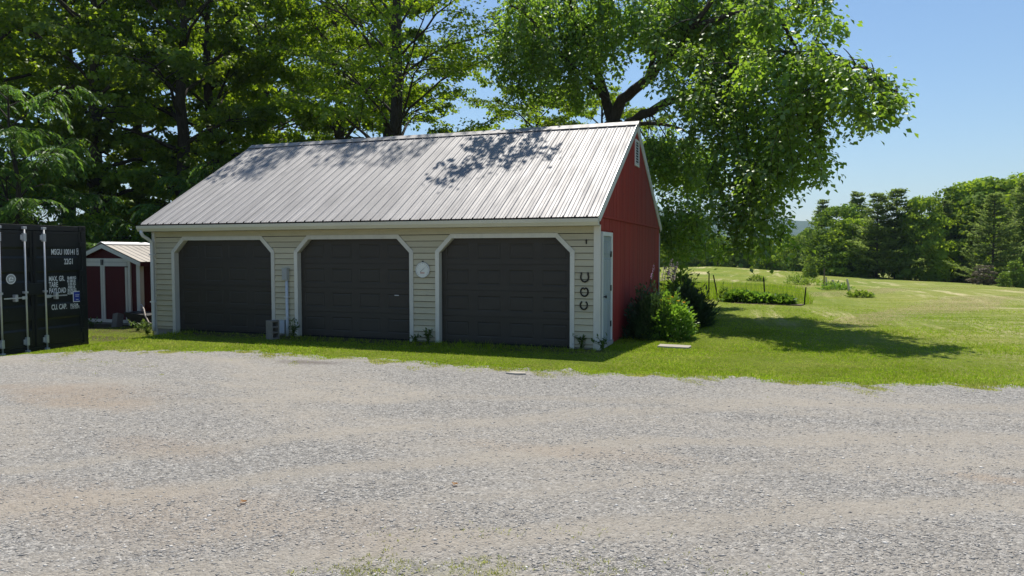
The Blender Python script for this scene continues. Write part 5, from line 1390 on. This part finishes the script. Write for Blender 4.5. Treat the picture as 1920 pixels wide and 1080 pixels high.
gi = N(nt, 'ShaderNodeNewGeometry'); cA = ramp(nt, gi.outputs['Random Per Island'], [(0., (.20, .33, .012)), (.5, (.30, .455, .02)), (.85, (.41, .50, .04)), (1., (.58, .50, .18))])
big = ramp(nt, noise_n(nt, worldpos(nt), .9, 6, .65), [(.3, .62), (.7, 1.25)]); cA = mix(nt, 1, cA, big, 'MULTIPLY')
cA = mix(nt, ramp(nt, noise_n(nt, worldpos(nt, (.5, 1.2, 1), (0, 0, R(12))), .75, 6, .7), [(.52, 0.), (.70, .7)]), cA, (.42, .38, .13))
dN = N(nt, 'ShaderNodeBsdfDiffuse'); nt.links.new(cA, dN.inputs[0]); tN = N(nt, 'ShaderNodeBsdfTranslucent'); nt.links.new(cA, tN.inputs[0])
mN = N(nt, 'ShaderNodeMixShader'); mN.inputs[0].default_value = .68; nt.links.new(dN.outputs[0], mN.inputs[1]); nt.links.new(tN.outputs[0], mN.inputs[2]); nt.links.new(mN.outputs[0], out.inputs[0])
o = link('lawn_grass', np_mesh('lawn_grass', V, F, mg)); tag(o, 'short mown green lawn grass round the garage', 'grass', kind='stuff')
# rough grass round the garden fence and along the field track
n = 16000; x = rg.uniform(-4, 4.4, n); y = rg.uniform(15.2, 30, n); k = rg.random(n) < (1.2-.05*(y-15))*smooth((4.9-x+rg.normal(0, .3, n))/1.8)*smooth((y-15.1)/.8); x, y = x[k], y[k]
V, F = blades(x, y, terrain(x, y), rg.uniform(.15, .42, len(x)), .010, rg, .35, 3)
o = link('rough_grass', np_mesh('rough_grass', V, F, mg)); tag(o, 'tall rough grass behind the wire garden fence', 'grass', kind='stuff')
# field stubble and cut hay lying in lines
mh, nt, out = new_mat('cut_hay'); gi = N(nt, 'ShaderNodeNewGeometry'); cH = ramp(nt, gi.outputs['Random Per Island'], [(0., (.42, .34, .16)), (.6, (.58, .50, .28)), (1., (.68, .61, .40))]); 
dN = N(nt, 'ShaderNodeBsdfDiffuse'); nt.links.new(cH, dN.inputs[0]); tN = N(nt, 'ShaderNodeBsdfTranslucent'); nt.links.new(cH, tN.inputs[0])
mN = N(nt, 'ShaderNodeMixShader'); mN.inputs[0].default_value = .5; nt.links.new(dN.outputs[0], mN.inputs[1]); nt.links.new(tN.outputs[0], mN.inputs[2]); nt.links.new(mN.outputs[0], out.inputs[0])
n = 230000; d = np.exp(rg.uniform(math.log(10), math.log(48), n)); az = rg.uniform(.05, .66, n)
x = CAM[0]+d*(np.sin(az)*_c+np.cos(az)*_s)/np.cos(az); y = CAM[1]+d*(np.cos(az)*_c-np.sin(az)*_s)/np.cos(az)
k = (hay_mask(x, y)+rg.normal(0, .28, n) > .78) & (y > edge_y(x)+.5); x, y, d = x[k], y[k], d[k]
V, F = blades(x, y, terrain(x, y), rg.uniform(.006, .022, len(x)), .006*np.sqrt(d/10), rg, 3.2, 3)
o = link('cut_hay', np_mesh('cut_hay', V, F, mh)); tag(o, 'dry cut hay lying in thin lines on the field', 'hay', kind='stuff')
# tufts coming up through the gravel
tuf = []
for (cx_, cy_, r_, n_) in ((1.5, -9.75, .6, 1300), (1.95, -9.55, .5, 500), (1.15, -9.95, .4, 600), (2.9, -9.5, .7, 320), (2.2, -9.2, .8, 260), (1.6, -9.3, .7, 220), (-1.4, -3.05, .5, 260), (-2.4, -2.95, .5, 260), (.3, -3.05, .3, 160), (-.35, -3.05, .2, 120), (-6.3, -4.5, .3, 70), (-5.5, -3.3, .5, 100), (-7.4, -4.6, .5, 160), (-4.6, -3.0, .6, 200), (-5.3, -5.1, .06, 40), (-6.2, -5.3, .10, 50), (4.3, -9.2, .4, 90), (-3.5, -2.9, .5, 130), (-8.2, -4.4, .4, 180)):
    q = np.sqrt(rg.random(n_))*r_; a = rg.random(n_)*6.28; xx = cx_+q*np.cos(a)*1.6; yy = cy_+q*np.sin(a)*.7
    cl = np.sin(xx*9+yy*4)+np.sin(yy*13-xx*5); kk = (cl+rg.normal(0, .5, n_) > .3)
    xx, yy = xx[kk], yy[kk]; tuf.append(blades(xx, yy, gravel_z(xx, yy), rg.uniform(.008, .024, len(xx)), .003, rg, 1.1, 3))
xx = rg.uniform(-9, 8, 26000); yy = edge_y(xx)-np.abs(rg.normal(0, .42, 26000)); cl = np.sin(xx*2.7+yy*3.3)+np.sin(xx*6.1-yy*2.1+1)+.8*np.sin(xx*11.7+yy*9)
kk = cl+rg.normal(0, .35, 26000)-1.3*(edge_y(xx)-yy) > .75; xx, yy = xx[kk], yy[kk]
tuf.append(blades(xx, yy, gravel_z(xx, yy), rg.uniform(.010, .026, len(xx)), .004, rg, .9, 3))
V, F = join(tuf); mt = leaf_mat('gravel_tuft_leaves', (.15, .20, .03), (.27, .27, .09), .5, .0, 3)
o = link('gravel_tufts', np_mesh('gravel_tufts', V, F, mt)); tag(o, 'sparse grass tufts coming up through the gravel', 'grass', kind='stuff')
# fallen leaves on the gravel
for k, (u, v, lab) in enumerate(((455, 950, 'orange dead leaf lying on the gravel left of centre'), (852, 915, 'reddish curled leaf on the gravel at centre'), (968, 704, 'pale bare patch stone at the grass edge'))):
    dd = FW + RT*((u-960)/FPX) - UPV*((v-540)/FPX); p = CAM+dd*((.02-CAM[2])/dd[2]); x, y = p[0], p[1]
    if k < 2:
        P = np.zeros((4, 3)); D = np.array([(1, .2, .25), (.4, 1, .2), (-.8, .5, .3), (.2, -.9, .2)]); V, F = leaves(P, D, np.tile([0, 0, 1.], (4, 1)), np.full(4, .035), np.full(4, .025), rg)
        t = tag(link('fallen_leaf', np_mesh('fallen_leaf', V, F, M['lf_litter'])), lab, 'leaf'); t.location = (x, y, float(gravel_z(x, y))+.012)
    else:
        mb = MB().prism([(-.15, -.05, -.02), (.02, -.08, -.02), (.16, -.03, -.02), (.12, .06, -.02), (-.08, .07, -.02)], (0, 0, .045)); o = mb.build('flat_stone', M['slabstone'], None, bevel=.01); tag(o, 'pale flat stone at the edge of the grass', 'stone'); o.location = (x, y, float(gravel_z(x, y)))

# ------------------------------------------------------------------ summer haze over the far hill
# haze
hz = MB().box(-4300, 4300, -4300, 4300, -6.5, 260)
mz = bpy.data.materials.new('haze_air'); mz.use_nodes = True; nt = mz.node_tree; nt.nodes.clear()
out = nt.nodes.new('ShaderNodeOutputMaterial'); pv = nt.nodes.new('ShaderNodeVolumePrincipled'); pv.inputs['Density'].default_value = .00016; pv.inputs['Color'].default_value = (.60, .79, 1, 1); pv.inputs['Anisotropy'].default_value = .2
nt.links.new(pv.outputs[0], out.inputs['Volume'])
o = hz.build('haze', mz); tag(o, kind='stuff'); o['label'] = 'thin blue summer haze over the far wooded hill'; o['category'] = 'haze'
